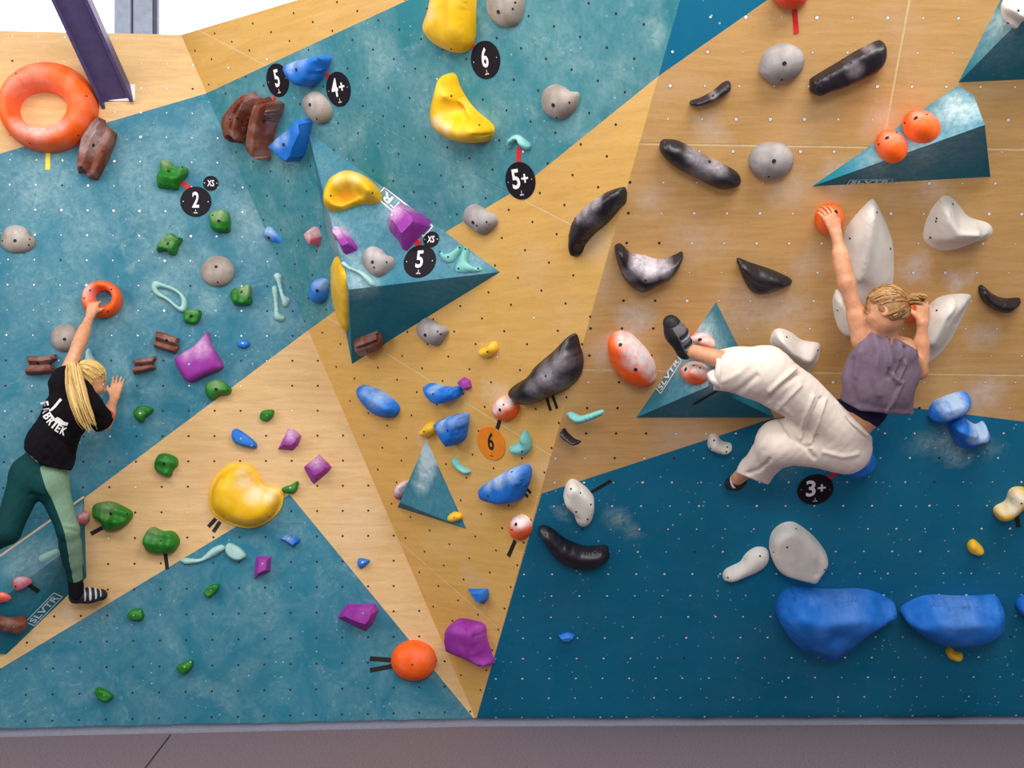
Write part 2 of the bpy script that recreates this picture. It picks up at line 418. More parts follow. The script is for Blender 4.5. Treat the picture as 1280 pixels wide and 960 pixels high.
tnuts('bolt_holes', RF, poly_r, wall_right, (1106, 541.5), 0.1635, 0.158, lambda x, y: 0.95 if x > 820 or y > 560 else 0.25, r=0.0066)

# ------------------------------------------------------------------ matting on the floor
MAT, nt, b = new_mat('grey_carpet_matting'); v = coords(nt)
L(nt, mix(nt, ramp(nt, noise(nt, 90, 5, 0.7, v), 0.32, 0.68), lin(90, 77, 84), lin(136, 119, 127)), b.inputs['Base Color'])
b.inputs['Roughness'].default_value = 0.95; bump(nt, b, noise(nt, 300, 3, 0.7, v), 0.5, 0.004)
MATE = plain_mat('grey_mat_edging', lin(122, 122, 138), 0.9, scale=60, bump_s=0.2)
DARK = plain_mat('dark_seam', lin(30, 26, 34), 0.9)
FX0, FX1 = -6.5, 6.5
def yb(x):                                       # the foot of the wall at x
    p, q = (Bl, A) if x < A.x else (A, Cr)
    return p.y + (q.y-p.y)*(x-p.x)/(q.x-p.x)
floor = mesh_obj('floor', [(FX0, -5, -0.30), (FX1, -5, -0.30), (FX1, 8.3, -0.30), (FX0, 8.3, -0.30), (FX0, -5, -0.05), (FX1, -5, -0.05), (FX1, 8.3, -0.05), (FX0, 8.3, -0.05)],
                 [[4, 5, 6, 7], [0, 3, 2, 1], [0, 1, 5, 4], [1, 2, 6, 5], [2, 3, 7, 6], [3, 0, 4, 7]], DARK)
tag(floor, kind='structure')
def slab(name, pts, z0, z1, mat, parent, rag=0.0):
    n = len(pts)
    V = [(x, y, z1) for x, y in pts] + [(x, y, z0) for x, y in pts]
    return mesh_obj(name, V, [list(range(n)), list(range(2*n-1, n-1, -1))] + [[i, n+i, n+(i+1) % n, (i+1) % n] for i in range(n)], mat, parent)
GAPW = 0.145
sa = P(216, 914, 1); sb = P(180, 960, 1)
def onfloor(px, py):
    t = ZC*F/(py-480); return ((px-640)/F*t, t)
s0, s1 = onfloor(216, 915), onfloor(180, 962)
dx = (s1[0]-s0[0])/(s1[1]-s0[1])
def sx(y): return s0[0] + dx*(y-s0[1])
def front(x): return yb(x) - GAPW
g = 0.006
slab('floor_mat', [(FX0, -5), (sx(-5)-g, -5), (sx(front(s0[0]))-g, front(s0[0])), (FX0, front(FX0))], -0.05, 0.0, MAT, floor)
xs = [sx(front(s0[0]))+g, A.x, FX1]
slab('floor_mat', [(sx(-5)+g, -5), (FX1, -5)] + [(x, front(x)) for x in reversed(xs)], -0.05, 0.0, MAT, floor)
# the ragged edging strip tucked against the foot of the wall
rg = random.Random(5); near, farp = [], []
x = FX0
while x < FX1:
    near.append((x, front(x)+0.012+rg.uniform(-.003, .003))); farp.append((x, yb(x)-0.012+rg.uniform(-.012, .008))); x += 0.11
V = []; Fc = []
for (a, c) in zip(near, farp):
    V += [(a[0], a[1], -0.02), (a[0], a[1], 0.008), (c[0], c[1], 0.012+rg.uniform(0, .008)), (c[0], c[1], -0.02)]
for i in range(len(near)-1):
    k = 4*i
    for q in range(3): Fc.append([k+q, k+4+q, k+5+q, k+1+q])
mesh_obj('mat_edging', V, Fc, MATE, floor, smooth=True)

# ------------------------------------------------------------------ window above the left wall, and the brace
GLOW, nt, b = new_mat('overcast_window_light')
b.inputs['Base Color'].default_value = (0.9, 0.9, 0.95, 1); b.inputs['Emission Color'].default_value = (0.95, 0.93, 1.0, 1); b.inputs['Emission Strength'].default_value = 3.2
FRM = plain_mat('grey_window_frame', lin(150, 160, 180), 0.5)
FRD = plain_mat('dark_window_gasket', lin(70, 70, 90), 0.5)
WY = 9.3
def wx(px): return (px-640)/F*WY
def box(name, x0, x1, y0, y1, z0, z1, mat, parent=None, bev=0.0):
    V = [(x0, y0, z0), (x1, y0, z0), (x1, y1, z0), (x0, y1, z0), (x0, y0, z1), (x1, y0, z1), (x1, y1, z1), (x0, y1, z1)]
    o = mesh_obj(name, V, [[0, 3, 2, 1], [4, 5, 6, 7], [0, 1, 5, 4], [1, 2, 6, 5], [2, 3, 7, 6], [3, 0, 4, 7]], mat, parent)
    if bev:
        md = o.modifiers.new('bevel', 'BEVEL'); md.width = bev; md.segments = 2
    return o
win = box('window_1', wx(-330), wx(470), WY+0.02, WY+0.10, 4.05, 4.25, FRM); tag(win, kind='structure')
box('window_frame', wx(-330), wx(470), WY-0.02, WY+0.10, 6.3, 6.5, FRM, win)
box('window_frame', wx(-345), wx(-330), WY-0.02, WY+0.10, 4.05, 6.5, FRM, win)
box('window_frame', wx(470), wx(485), WY-0.02, WY+0.10, 4.05, 6.5, FRM, win)
box('window_frame', wx(146), wx(166), WY-0.06, WY+0.10, 4.25, 6.3, FRM, win)
box('window_frame', wx(168), wx(192), WY-0.03, WY+0.10, 4.25, 6.3, FRM, win)
box('window_gasket', wx(193), wx(198), WY-0.03, WY+0.10, 4.25, 6.3, FRD, win)
box('pane', wx(-330), wx(146), WY+0.03, WY+0.05, 4.25, 6.3, GLOW, win)
box('pane', wx(198), wx(470), WY+0.03, WY+0.05, 4.25, 6.3, GLOW, win)

def beam():
    STEEL = plain_mat('haze_violet_steel', lin(88, 76, 118), 0.5, 0.1)  # base colour lightened towards violet to paint in the haze
    CUTGLOW = plain_mat('white_cutout_glow', lin(244, 240, 250), 0.6)
    a = LF.hit(146, 123); top = P(40, -110, 6.7)
    d = (top-a).normalized(); s = d.cross(Vector((0, 1, 0))).normalized(); t = d.cross(s)
    e = empty('steel_beam', a)
    tag(e, 'dark violet steel brace running from the bright window down to the wall top', 'beam')
    ln = (top-a).length
    def prism(name, h1, h2, o1, o2, mat, l0=-0.02, l1=ln):
        V = [a + d*l + s*(o1+x*h1) + t*(o2+y*h2) for l in (l0, l1) for x, y in ((-1, -1), (1, -1), (1, 1), (-1, 1))]
        V = [v-a for v in V]
        mesh_obj(name, V, [[0, 1, 2, 3], [7, 6, 5, 4], [0, 4, 5, 1], [1, 5, 6, 2], [2, 6, 7, 3], [3, 7, 4, 0]], mat, e)
    prism('web', 0.085, 0.012, 0, 0, STEEL); prism('flange', 0.010, 0.05, 0.09, 0, STEEL); prism('flange', 0.010, 0.05, -0.09, 0, STEEL)
    V = []
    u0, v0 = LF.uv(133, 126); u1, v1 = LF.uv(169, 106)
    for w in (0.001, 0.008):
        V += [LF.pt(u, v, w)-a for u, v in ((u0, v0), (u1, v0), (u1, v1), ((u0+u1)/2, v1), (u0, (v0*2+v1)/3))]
    mesh_obj('cutout_glow', V, [[5, 6, 7, 8, 9], [4, 3, 2, 1, 0]] + [[i, (i+1) % 5, 5+(i+1) % 5, 5+i] for i in range(5)], CUTGLOW, e)  # white plate added in place of window light glowing through the wall cut-out
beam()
# ------------------------------------------------------------------ builders for holds, volumes, tapes and tags
K = 3.8394
C = {1: (0, 0), 2: (310, 0), 3: (620, 0), 4: (950, 0), 5: (0, 230), 6: (310, 230), 7: (620, 230), 8: (950, 230),
     9: (0, 460), 10: (310, 460), 11: (620, 460), 12: (950, 460), 13: (0, 690), 14: (310, 690), 15: (620, 690), 16: (950, 690)}
S = {k: (v[0], v[1], K) for k, v in C.items()}
S[0] = (0, 0, 1.0)                      # plain pixels
S['a'] = (180, 20, 4.2667); S['b'] = (240, 200, 3.692); S['v5'] = (820, 380, 6.4)
def px_of(s, p): x0, y0, k = S[s]; return (x0+p[0]/k, y0+p[1]/k)

def catmull(pts, n):
    P_ = np.array(pts, float); m = len(P_)
    out = []
    for i in range(m):
        p0, p1, p2, p3 = P_[(i-1) % m], P_[i], P_[(i+1) % m], P_[(i+2) % m]
        for t in np.linspace(0, 1, 8, endpoint=False):
            out.append(0.5*((2*p1) + (-p0+p2)*t + (2*p0-5*p1+4*p2-p3)*t*t + (-p0+3*p1-3*p2+p3)*t**3))
    return resample(np.array(out), n)
def resample(Q, n):
    Q = np.vstack([Q, Q[:1]]); d = np.r_[0, np.cumsum(np.linalg.norm(np.diff(Q, axis=0), axis=1))]
    t = np.linspace(0, d[-1], n, endpoint=False)
    return np.c_[np.interp(t, d, Q[:, 0]), np.interp(t, d, Q[:, 1])]
def resample_corners(P_, n):
    P_ = np.array(P_, float); m = len(P_); ln = [np.linalg.norm(P_[(i+1) % m]-P_[i]) for i in range(m)]; tot = sum(ln)
    out = []
    for i in range(m):
        k = max(2, int(round(n*ln[i]/tot)))
        for t in np.linspace(0, 1, k, endpoint=False): out.append(P_[i]*(1-t)+P_[(i+1) % m]*t)
    return np.array(out)
def near_poly(p, line):
    best = None
    for i in range(max(1, len(line)-1)):
        a = line[i]; b = line[min(i+1, len(line)-1)]; ab = b-a; L2 = ab.dot(ab)
        t = 0 if L2 < 1e-12 else max(0, min(1, (p-a).dot(ab)/L2)); q = a+ab*t; d = np.linalg.norm(p-q)
        if best is None or d < best[0]: best = (d, q)
    return best[1]
def ell(cx, cy, rx, ry, rot=0, n=16):
    c, s = math.cos(math.radians(rot)), math.sin(math.radians(rot))
    return [(cx+rx*math.cos(a)*c-ry*math.sin(a)*s, cy+rx*math.cos(a)*s+ry*math.sin(a)*c) for a in np.linspace(0, 2*math.pi, n, endpoint=False)]

BOLT_MESH = {}
def bolt_mesh(kind):
    if kind in BOLT_MESH: return BOLT_MESH[kind]
    r = {'bolt': 0.0105, 'screw': 0.0055, 'pin': 0.006}[kind]; V, Fc = [], []
    for k in range(8): V.append((r*math.cos(k*math.pi/4), r*math.sin(k*math.pi/4), -0.006))
    for k in range(8): V.append((r*math.cos(k*math.pi/4), r*math.sin(k*math.pi/4), 0.0022))
    for k in range(8): V.append((r*.6*math.cos(k*math.pi/4), r*.6*math.sin(k*math.pi/4), 0.0008 if kind == 'bolt' else 0.0028))
    for k in range(8):
        q = (k+1) % 8; Fc += [[k, q, 8+q, 8+k], [8+k, 8+q, 16+q, 16+k]]
    Fc.append(list(range(16, 24)))
    me = bpy.data.meshes.new(kind); me.from_pydata(V, [], Fc); me.update(); me.materials.append(M['screw' if kind == 'pin' else 'bolt'])
    BOLT_MESH[kind] = me; return me
def put_bolts(o, V, Fc, s, bolts):
    if not bolts: return
    tree = BVHTree.FromPolygons([Vector(v) for v in V], [list(f) for f in Fc])
    for bt in bolts:
        kind = bt[2] if len(bt) > 2 else 'screw'
        x, y = px_of(s, bt); r = ray(x, y)
        h = tree.ray_cast(CAM, r.normalized())
        if h[0] is None: continue
        n = h[1] if h[1].dot(r) < 0 else -h[1]
        b = bpy.data.objects.new('bolt' if kind == 'bolt' else 'screw', bolt_mesh(kind)); col.objects.link(b); b.parent = o
        mt = n.to_track_quat('Z', 'Y').to_matrix().to_4x4(); mt.translation = h[0]
        b.matrix_parent_inverse = Matrix.Identity(4); b.matrix_local = o.matrix_world.inverted() @ mt
def fin(o, origin):
    """move the object's origin to its own place"""
    origin = Vector(origin); o.data.transform(Matrix.Translation(-origin)); o.location = origin
    o.matrix_world = Matrix.Translation(origin)

HOLDS = {}
def hold(s, fr, name, mat, pts, h, label, group=None, prof='dome', ridge=None, bumps=(), chalk=(), bolts=(), n=44, rings=9, cat='climbing hold', sharp=False, power=1.0, flange=0.0, grooves=(), corners=False, soften=3, comp=0.35):
    """outline and ridge in picture coordinates -> a solid of real size standing on facet fr, h metres high"""
    q = resample_corners(pts, n) if (sharp or corners) else catmull(pts, n)
    O = np.array([fr.uv(*px_of(s, p), comp*h) for p in q]); n = len(O)
    c = O.mean(0)
    if ridge is None:
        w, vec = np.linalg.eigh(np.cov((O-c).T)); ax = vec[:, 1]; pr = (O-c) @ ax; lo, hi = pr.min(), pr.max()
        pw = (O-c) @ vec[:, 0]; half = (pw.max()-pw.min())/2
        a, b = lo+half*0.9, hi-half*0.9
        if a > b: a = b = (lo+hi)/2
        R = [c+ax*a, c+ax*b]
    else: R = [np.array(fr.uv(*px_of(s, p), h)) for p in ridge]
    D = np.array([near_poly(p, R) for p in O])
    if sharp:
        w_ = max(1, n//14); D = sum(np.roll(D, q, 0) for q in range(-w_, w_+1))/(2*w_+1)
        UV, W, T = [O], [np.full(n, -0.004)], [np.zeros(n)]
        for k in range(1, rings+1):
            a = k/rings
            if prof == 'slab': sc = (0.0, .06, .16)[k-1] if k <= 2 else 0.16+0.84*(k-3)/(rings-3); wv = (0.45, .8)[k-1] if k <= 2 else 0.92+0.08*(k-3)/(rings-3)
            else: sc = a; wv = min(1.0, a/0.55)
            UV.append(O+(D-O)*sc); W.append(np.full(n, h*wv)); T.append(np.full(n, a))
        UV = np.vstack(UV); W = np.concatenate(W); T = np.concatenate(T)
        nr = len(UV)//n; Fc = [[k*n+i, k*n+(i+1) % n, (k+1)*n+(i+1) % n, (k+1)*n+i] for k in range(nr-1) for i in range(n)]
        Fc.append(list(range(n-1, -1, -1)))
    else:
        # points inside the outline, triangulated; height grows from the rim towards the ridge
        step = max(np.ptp(O[:, 0]), np.ptp(O[:, 1]))/(rings*2.4+4)
        pts = [O]+[O+(D-O)*q for q in (.03, .09, .18)]
        gx, gy = np.meshgrid(np.arange(O[:, 0].min(), O[:, 0].max(), step), np.arange(O[:, 1].min(), O[:, 1].max(), step*.87))
        gx = gx+(np.arange(gx.shape[0]) % 2)[:, None]*step/2; G_ = np.c_[gx.ravel(), gy.ravel()]
        def dseg(Pn, line, closed):
            d = np.full(len(Pn), 9.0); m = len(line)
            for i in range(m if closed else max(1, m-1)):
                a_, b_ = np.array(line[i]), np.array(line[(i+1) % m]); ab = b_-a_; t_ = np.clip(((Pn-a_) @ ab)/max(ab @ ab, 1e-12), 0, 1)
                d = np.minimum(d, np.linalg.norm(Pn-a_-t_[:, None]*ab, axis=1))
            return d
        poly_ = [tuple(p) for p in O]
        ins = np.array([inside(poly_, p) for p in G_]); G_ = G_[ins]
        do, dr = dseg(G_, O, True), dseg(G_, R, False); G_ = G_[do/(do+dr+1e-9) > .2]
        allp = np.vstack(pts+[G_])
        from mathutils.geometry import delaunay_2d_cdt
        cv, ce, cf, *_ = delaunay_2d_cdt([Vector(p) for p in allp], [], [list(range(n))], 1, 1e-5)
        UV = np.array([tuple(v) for v in cv]); do, dr = dseg(UV, O, True), dseg(UV, R, False); do[do < 2e-5] = 0; T = do/(do+dr+1e-9)
        if flange: Tb = np.clip((T-.10)/.90, 0, 1)
        else: Tb = T
        if prof == 'dome': e_ = 2.0/power; wv = (1-(1-Tb)**e_)**(1/e_)
        elif prof == 'soft': wv = Tb*Tb*(3-2*Tb)*.9+.1*np.sqrt(Tb)
        elif prof == 'cone': wv = Tb**.85
        else: wv = np.interp(Tb, [0, .03, .10, .22, .4, 1], [0, .42, .76, .93, .98, 1])
        W = flange+(h-flange)*wv if flange else h*wv
        bc = {}
        for f_ in cf:
            for i in range(len(f_)): k = (f_[i], f_[(i+1) % len(f_)]); bc[k] = 1
        rim = [k for k in bc if (k[1], k[0]) not in bc]
        if flange: W = np.where(T <= 0, flange, W)
        Fc = [list(f_) for f_ in cf]; sk = {}
        for i, j in rim:
            for q in (i, j):
                if q not in sk: sk[q] = len(UV)+len(sk)
        UV = np.vstack([UV]+[UV[q] for q in sk]); W = np.concatenate([W, np.full(len(sk), -0.004)]); T = np.concatenate([T, np.zeros(len(sk))])
        for i, j in rim: Fc.append([j, i, sk[i], sk[j]])
        base_w = -0.004
    sc_px = F/fr.pt(*c).y
    k_ = S[s][2]
    for (x, y, r, dh) in bumps:
        p = np.array(fr.uv(*px_of(s, (x, y)), 0.7*h)); d = np.linalg.norm(UV-p, axis=1)/(r/k_/sc_px)
        W = W + dh*np.exp(-d*d)*np.minimum(1, T*2.5)
    if not sharp and soften:
        e_ = np.array([(f_[i], f_[(i+1) % len(f_)]) for f_ in cf for i in range(len(f_))]); mv = (T > .12) if not corners else (T > .5)
        for _ in range(soften):
            S_ = np.zeros(len(W)); c_ = np.zeros(len(W)); np.add.at(S_, e_[:, 0], W[e_[:, 1]]); np.add.at(c_, e_[:, 0], 1); W = np.where(mv, .4*W+.6*S_/np.maximum(c_, 1), W)
    for pts_, r, dh in grooves:
        line = [np.array(fr.uv(*px_of(s, p), 0.8*h)) for p in pts_]; d = np.full(len(UV), 9.0)
        for a_, b_ in zip(line[:-1], line[1:]):
            ab = b_-a_; t_ = np.clip(((UV-a_) @ ab)/(ab @ ab), 0, 1); d = np.minimum(d, np.linalg.norm(UV-a_-t_[:, None]*ab, axis=1))
        W = W+dh*np.maximum(0, 1-d/(r/k_/sc_px))*np.minimum(1, T*6)
    if mat == 'green': W = W*(1+.15*np.sin((UV[:, 0]*.8+UV[:, 1]*.6)*62+c[0]*40)*np.sin((UV[:, 1]*.8-UV[:, 0]*.6)*55+c[1]*31))
    W = np.where(T > 0.001, np.maximum(W, 0.002), W)
    ch = np.zeros(len(UV))
    for (x, y, r, st) in chalk:
        p = np.array(fr.uv(*px_of(s, (x, y)), 0.7*h)); d = np.linalg.norm(UV-p, axis=1)/(r/k_/sc_px)
        ch = np.maximum(ch, st*np.clip(1.35-d, 0, 1))
    if mat in ('purple', 'blue', 'pink'): ch = np.minimum(1.1, ch*1.5)
    V = [fr.pt(u, v, w) for (u, v), w in zip(UV, W)]
    up = sum(((V[f[1]]-V[f[0]]).cross(V[f[2]]-V[f[0]])).dot(fr.n) for f in Fc[:-1] if len(f) < 6)
    if up < 0: Fc = [f[::-1] for f in Fc]
    o = mesh_obj(name, V, Fc, M[mat], smooth=(not sharp))
    if corners: o.data.set_sharp_from_angle(angle=math.radians(32))
    set_attr(o, 'chalk', ch)
    if sharp:
        import bmesh
        bm = bmesh.new(); bm.from_mesh(o.data); bmesh.ops.remove_doubles(bm, verts=bm.verts, dist=0.0006)
        bmesh.ops.holes_fill(bm, edges=[e for e in bm.edges if e.is_boundary]); bm.to_mesh(o.data); bm.free()
        o.data.polygons.foreach_set('use_smooth', [True]*len(o.data.polygons)); o.data.set_sharp_from_angle(angle=math.radians(24))
    tag(o, label, cat, group)
    fin(o, fr.pt(c[0], c[1]))
    put_bolts(o, V, Fc, s, bolts)
    return o

def ring_hold(s, fr, name, mat, outer, inner, h, label, group=None, chalk=(), bolts=(), n=48, m=10, cat='climbing hold'):
    Oo = catmull(outer, n); Oi = catmull(inner, n)
    ci = Oi.mean(0)
    ang = lambda Q: np.unwrap(np.arctan2(Q[:, 1]-ci[1], Q[:, 0]-ci[0]))
    def by_angle(Q):
        a = np.arctan2(Q[:, 1]-ci[1], Q[:, 0]-ci[0]); o = np.argsort(a); a, Qs = a[o], Q[o]
        t = np.linspace(-math.pi, math.pi, n, endpoint=False)
        return np.c_[np.interp(t, a, Qs[:, 0], period=2*math.pi), np.interp(t, a, Qs[:, 1], period=2*math.pi)]
    if len(outer) > 0: Oo, Oi = by_angle(Oo), by_angle(Oi)
    A_ = np.array([fr.uv(*px_of(s, p), .4*h) for p in Oo]); B_ = np.array([fr.uv(*px_of(s, p), .4*h) for p in Oi])
    V, ch = [], []; k_ = S[s][2]; c = A_.mean(0); sc_px = F/fr.pt(*c).y
    cs = [(np.array(fr.uv(*px_of(s, (x, y)), .6*h)), r/k_/sc_px, st) for x, y, r, st in chalk]
    for j in range(m+1):
        th = math.pi*j/m; t = (1-math.cos(th))/2; w = h*math.sin(th)**0.8 if 0 < j < m else -0.003
        for a, b_ in zip(A_, B_):
            p = a*(1-t)+b_*t; V.append(fr.pt(p[0], p[1], w))
            ch.append(max([st*min(1, max(0, 1.35-np.linalg.norm(p-q)/r)) for q, r, st in cs] + [0]))
    Fc = [[j*n+i, j*n+(i+1) % n, (j+1)*n+(i+1) % n, (j+1)*n+i] for j in range(m) for i in range(n)]
    o = mesh_obj(name, V, Fc, M[mat], smooth=True); set_attr(o, 'chalk', ch)
    import bmesh
    bm = bmesh.new(); bm.from_mesh(o.data); bmesh.ops.recalc_face_normals(bm, faces=bm.faces); bm.to_mesh(o.data); bm.free()
    tag(o, label, cat, group); fin(o, fr.pt(c[0], c[1])); put_bolts(o, V, Fc, s, bolts)
    return o

def tape(s, fr, p0, p1, width, mat, label, group=None, w=0.0015, parent=None):
    a = np.array(fr.uv(*px_of(s, p0), w)); b = np.array(fr.uv(*px_of(s, p1), w))
    wd = width/S[s][2]/(F/fr.pt(*a).y)/2
    d = (b-a)/np.linalg.norm(b-a); q = np.array([-d[1], d[0]])*wd
    V, Fc = [], []; m = 5; rg = random.Random(int(p0[0]*7+p0[1]))
    lift = [0.0]+[rg.uniform(0, 0.0012) for _ in range(m-1)]+[rg.uniform(.001, .004)]
    for i in range(m+1):
        c = a+(b-a)*i/m
        for sg in (-1, 1): V += [fr.pt(*(c+q*sg), 0.0004+lift[i]), fr.pt(*(c+q*sg), w+lift[i])]
    for i in range(m):
        k = 4*i
        Fc += [[k+1, k+3, k+7, k+5], [k, k+4, k+6, k+2], [k, k+1, k+5, k+4], [k+2, k+6, k+7, k+3]]
    Fc += [[0, 2, 3, 1], [4*m, 4*m+1, 4*m+3, 4*m+2]]
    o = mesh_obj('tape_strip', V, Fc, M[mat]); tag(o, label, 'tape', group); fin(o, fr.pt(*((a+b)/2)))
    return o

# flat lettering from Blender's own font, laid on a facet
def text_mesh(txt, bold=0.03, ext=0.02):
    cu = bpy.data.curves.new('lettering', 'FONT'); cu.body = txt; cu.size = 1.0; cu.extrude = ext; cu.offset = bold; cu.resolution_u = 3
    cu.space_character = 1.06
    o = bpy.data.objects.new('lettering', cu); col.objects.link(o)
    bpy.context.view_layer.update()
    me = bpy.data.meshes.new_from_object(o.evaluated_get(bpy.context.evaluated_depsgraph_get()))
    bpy.data.objects.remove(o); bpy.data.curves.remove(cu)
    co = np.zeros(len(me.vertices)*3, np.float32); me.vertices.foreach_get('co', co); co = co.reshape(-1, 3)
    lo, hi = co.min(0), co.max(0); co = (co-(lo+hi)/2)/np.maximum(hi-lo, 1e-6)      # unit box
    me.vertices.foreach_set('co', co.astype(np.float32).ravel()); me.update()
    return me
def lay_text(name, txt, fr, u, v, w_, h_, lift, mat, parent, rot=0.0, bold=0.03, mirror=False):
    me = text_mesh(txt, bold); me.materials.clear(); me.materials.append(mat)
    me.transform(fr.matrix(u, v, lift, rot) @ Matrix.Diagonal((w_, h_, 0.0012, 1)))
    o = bpy.data.objects.new(name, me); col.objects.link(o); o.parent = parent
    if parent:
        me.transform(parent.matrix_world.inverted())
    return o

def grade_tag(s, fr, cx, cy, rx, ry, txt, label, col_='black', rot=0.0, small=False, lift=0.003, group='round grade tags'):
    """a printed disc: board, grade and small emblem"""
    q = [fr.uv(*px_of(s, p)) for p in ell(cx, cy, rx, ry, 0, 32)]
    Q = np.array(q); c = Q.mean(0); r = float(np.mean(np.linalg.norm(Q-c, axis=1)))
    V = []; n = 32
    for rr, w in ((1, -0.002), (1, 0.004), (.97, 0.0055)):
        V += [fr.pt(c[0]+r*rr*math.cos(2*math.pi*i/n), c[1]+r*rr*math.sin(2*math.pi*i/n), w) for i in range(n)]
    Fc = [[j*n+i, j*n+(i+1) % n, (j+1)*n+(i+1) % n, (j+1)*n+i] for j in range(2) for i in range(n)] + [list(range(2*n, 3*n)), list(range(n-1, -1, -1))]
    o = mesh_obj('grade_tag', V, Fc, M['disc_'+col_]); tag(o, label, 'sign', group); fin(o, fr.pt(*c))
    ink = M['print_white'] if col_ == 'black' else M['print_black']
    hgt = r*(1.06 if not small else 0.85); wid = hgt*(0.42 if len(txt) == 1 else (0.98 if not small else 1.05))
    rt = math.radians(rot); dy = r*0.12 if not small else 0
    if len(txt) == 2 and txt[1] == '+':
        for ch, dx_, w_, h_, yy in ((txt[0], -0.24, .50, 1, 0), ('+', 0.33, .42, .44, -.02)):
            lay_text('grade_number', ch, fr, c[0]+hgt*dx_*math.cos(rt)-dy*math.sin(rt), c[1]+dy*math.cos(rt)+hgt*dx_*math.sin(rt)+yy*hgt, hgt*w_, hgt*h_, 0.0062, ink, o, rt, 0.02)
    else:
        lay_text('grade_number', txt, fr, c[0]-dy*math.sin(rt), c[1]+dy*math.cos(rt), wid, hgt, 0.0062, ink, o, rt, 0.02)
    # emblem: three short strokes from a point, and the two fixing screws
    if not small:
        V, Fc = [], []
        for a in (90, 215, 325):
            a = math.radians(a)+rt; d = np.array([math.cos(a), math.sin(a)]); p = np.array([-d[1], d[0]])*r*0.016; b0 = np.array(c)+np.array([math.sin(rt), -math.cos(rt)])*r*0.68
            k = len(V); V += [fr.pt(*(b0+d*r*.03+p), .0062)-o.location, fr.pt(*(b0+d*r*.15+p), .0062)-o.location, fr.pt(*(b0+d*r*.15-p), .0062)-o.location, fr.pt(*(b0+d*r*.03-p), .0062)-o.location]; Fc.append([k, k+1, k+2, k+3])
        b0 = np.array(c)+np.array([math.sin(rt), -math.cos(rt)])*r*0.76; e = np.array([math.cos(rt), math.sin(rt)])*r*.14; p = np.array([-e[1], e[0]])*.1
        k = len(V); V += [fr.pt(*(b0-e-p), .0062)-o.location, fr.pt(*(b0+e-p), .0062)-o.location, fr.pt(*(b0+e+p), .0062)-o.location, fr.pt(*(b0-e+p), .0062)-o.location]; Fc.append([k, k+1, k+2, k+3])
        mesh_obj('emblem', V, Fc, ink, o)
    for sg in (-1, 1):
        b = bpy.data.objects.new('screw', bolt_mesh('pin')); col.objects.link(b); b.parent = o
        mt = fr.matrix(c[0]+sg*r*.8, c[1], 0.0045); b.matrix_local = Matrix.Translation(-o.location) @ mt @ Matrix.Diagonal((.6, .6, .6, 1))
    return o

TEALV = paint_mat('volume_teal_paint', lin(8, 108, 130), None, 0.06, specks=0.2, attr=True, chalk_c=lin(192, 214, 218), scuff=.10)
PLYEDGE = plain_mat('worn_ply_edge', lin(222, 196, 162), 0.8)
def volume(name, verts, tris, label, chalk=(), group='teal plywood volumes', n=12, cat='climbing volume'):
    """verts are world points; every facet is finely divided to hold hand chalk and broad pale spots that paint upper faces as lit"""
    V, Fc = [], []
    ctr = sum(verts, Vector())/len(verts)
    for t in tris:
        fan = [(t[0], t[i], t[i+1]) for i in range(1, len(t)-1)]
        for a, b, c in fan:
            a, b, c = verts[a], verts[b], verts[c]
            if (b-a).cross(c-a).dot((a+b+c)/3-ctr) < 0: b, c = c, b
            idx = {}
            for i in range(n+1):
                for j in range(n+1-i):
                    idx[i, j] = len(V); V.append(a+(b-a)*i/n+(c-a)*j/n)
            for i in range(n):
                for j in range(n-i):
                    Fc.append([idx[i, j], idx[i+1, j], idx[i, j+1]])
                    if i+j < n-1: Fc.append([idx[i+1, j], idx[i+1, j+1], idx[i, j+1]])
    o = mesh_obj(name, V, Fc, TEALV)
    ch = np.zeros(len(V))
    for i, v in enumerate(V):
        x, y = proj(v)
        for (cx, cy, r, st) in chalk: ch[i] = max(ch[i], st*min(1, max(0, 1.4-math.hypot(x-cx, y-cy)/r)))  # hand chalk, plus faint broad spots painting light on to upper faces
    set_attr(o, 'chalk', ch)
    import bmesh
    bm = bmesh.new(); bm.from_mesh(o.data); bmesh.ops.remove_doubles(bm, verts=bm.verts, dist=0.0005); bm.to_mesh(o.data); bm.free()
    tag(o, label, cat, group); fin(o, ctr)
    return o
def logo(fr, p_left, p_right, hgt_px, txt, parent, flip=False, mat='print_logo'):
    """boxed lettering whose baseline runs from p_left to p_right (pixels)"""
    a = np.array(fr.uv(*p_left)); b = np.array(fr.uv(*p_right)); d = b-a; w_ = np.linalg.norm(d); rot = math.atan2(d[1], d[0])
    if fr.e1.cross(fr.e2).dot(fr.n) < 0: pass
    h_ = hgt_px/(F/fr.pt(*a).y); up = np.array([-math.sin(rot), math.cos(rot)])
    c = (a+b)/2+up*h_/2
    lay_text('logo_lettering', txt, fr, c[0], c[1], w_*.90, h_*.66, 0.0016, M[mat], parent, rot, 0.02)
    inv = parent.matrix_world.inverted(); V, Fc = [], []
    e = d/w_; t = h_*.05
    def quad(p0, p1, th):
        dd = (p1-p0)/np.linalg.norm(p1-p0); q = np.array([-dd[1], dd[0]])*th; k = len(V)
        V.extend([inv @ fr.pt(*(p0-q), .0014), inv @ fr.pt(*(p1-q), .0014), inv @ fr.pt(*(p1+q), .0014), inv @ fr.pt(*(p0+q), .0014)]); Fc.append([k, k+1, k+2, k+3])
    quad(a, b, t); quad(a+up*h_, b+up*h_, t); quad(a, a+up*h_, t); quad(b, b+up*h_, t)
    mesh_obj('logo_frame', V, Fc, M[mat], parent)
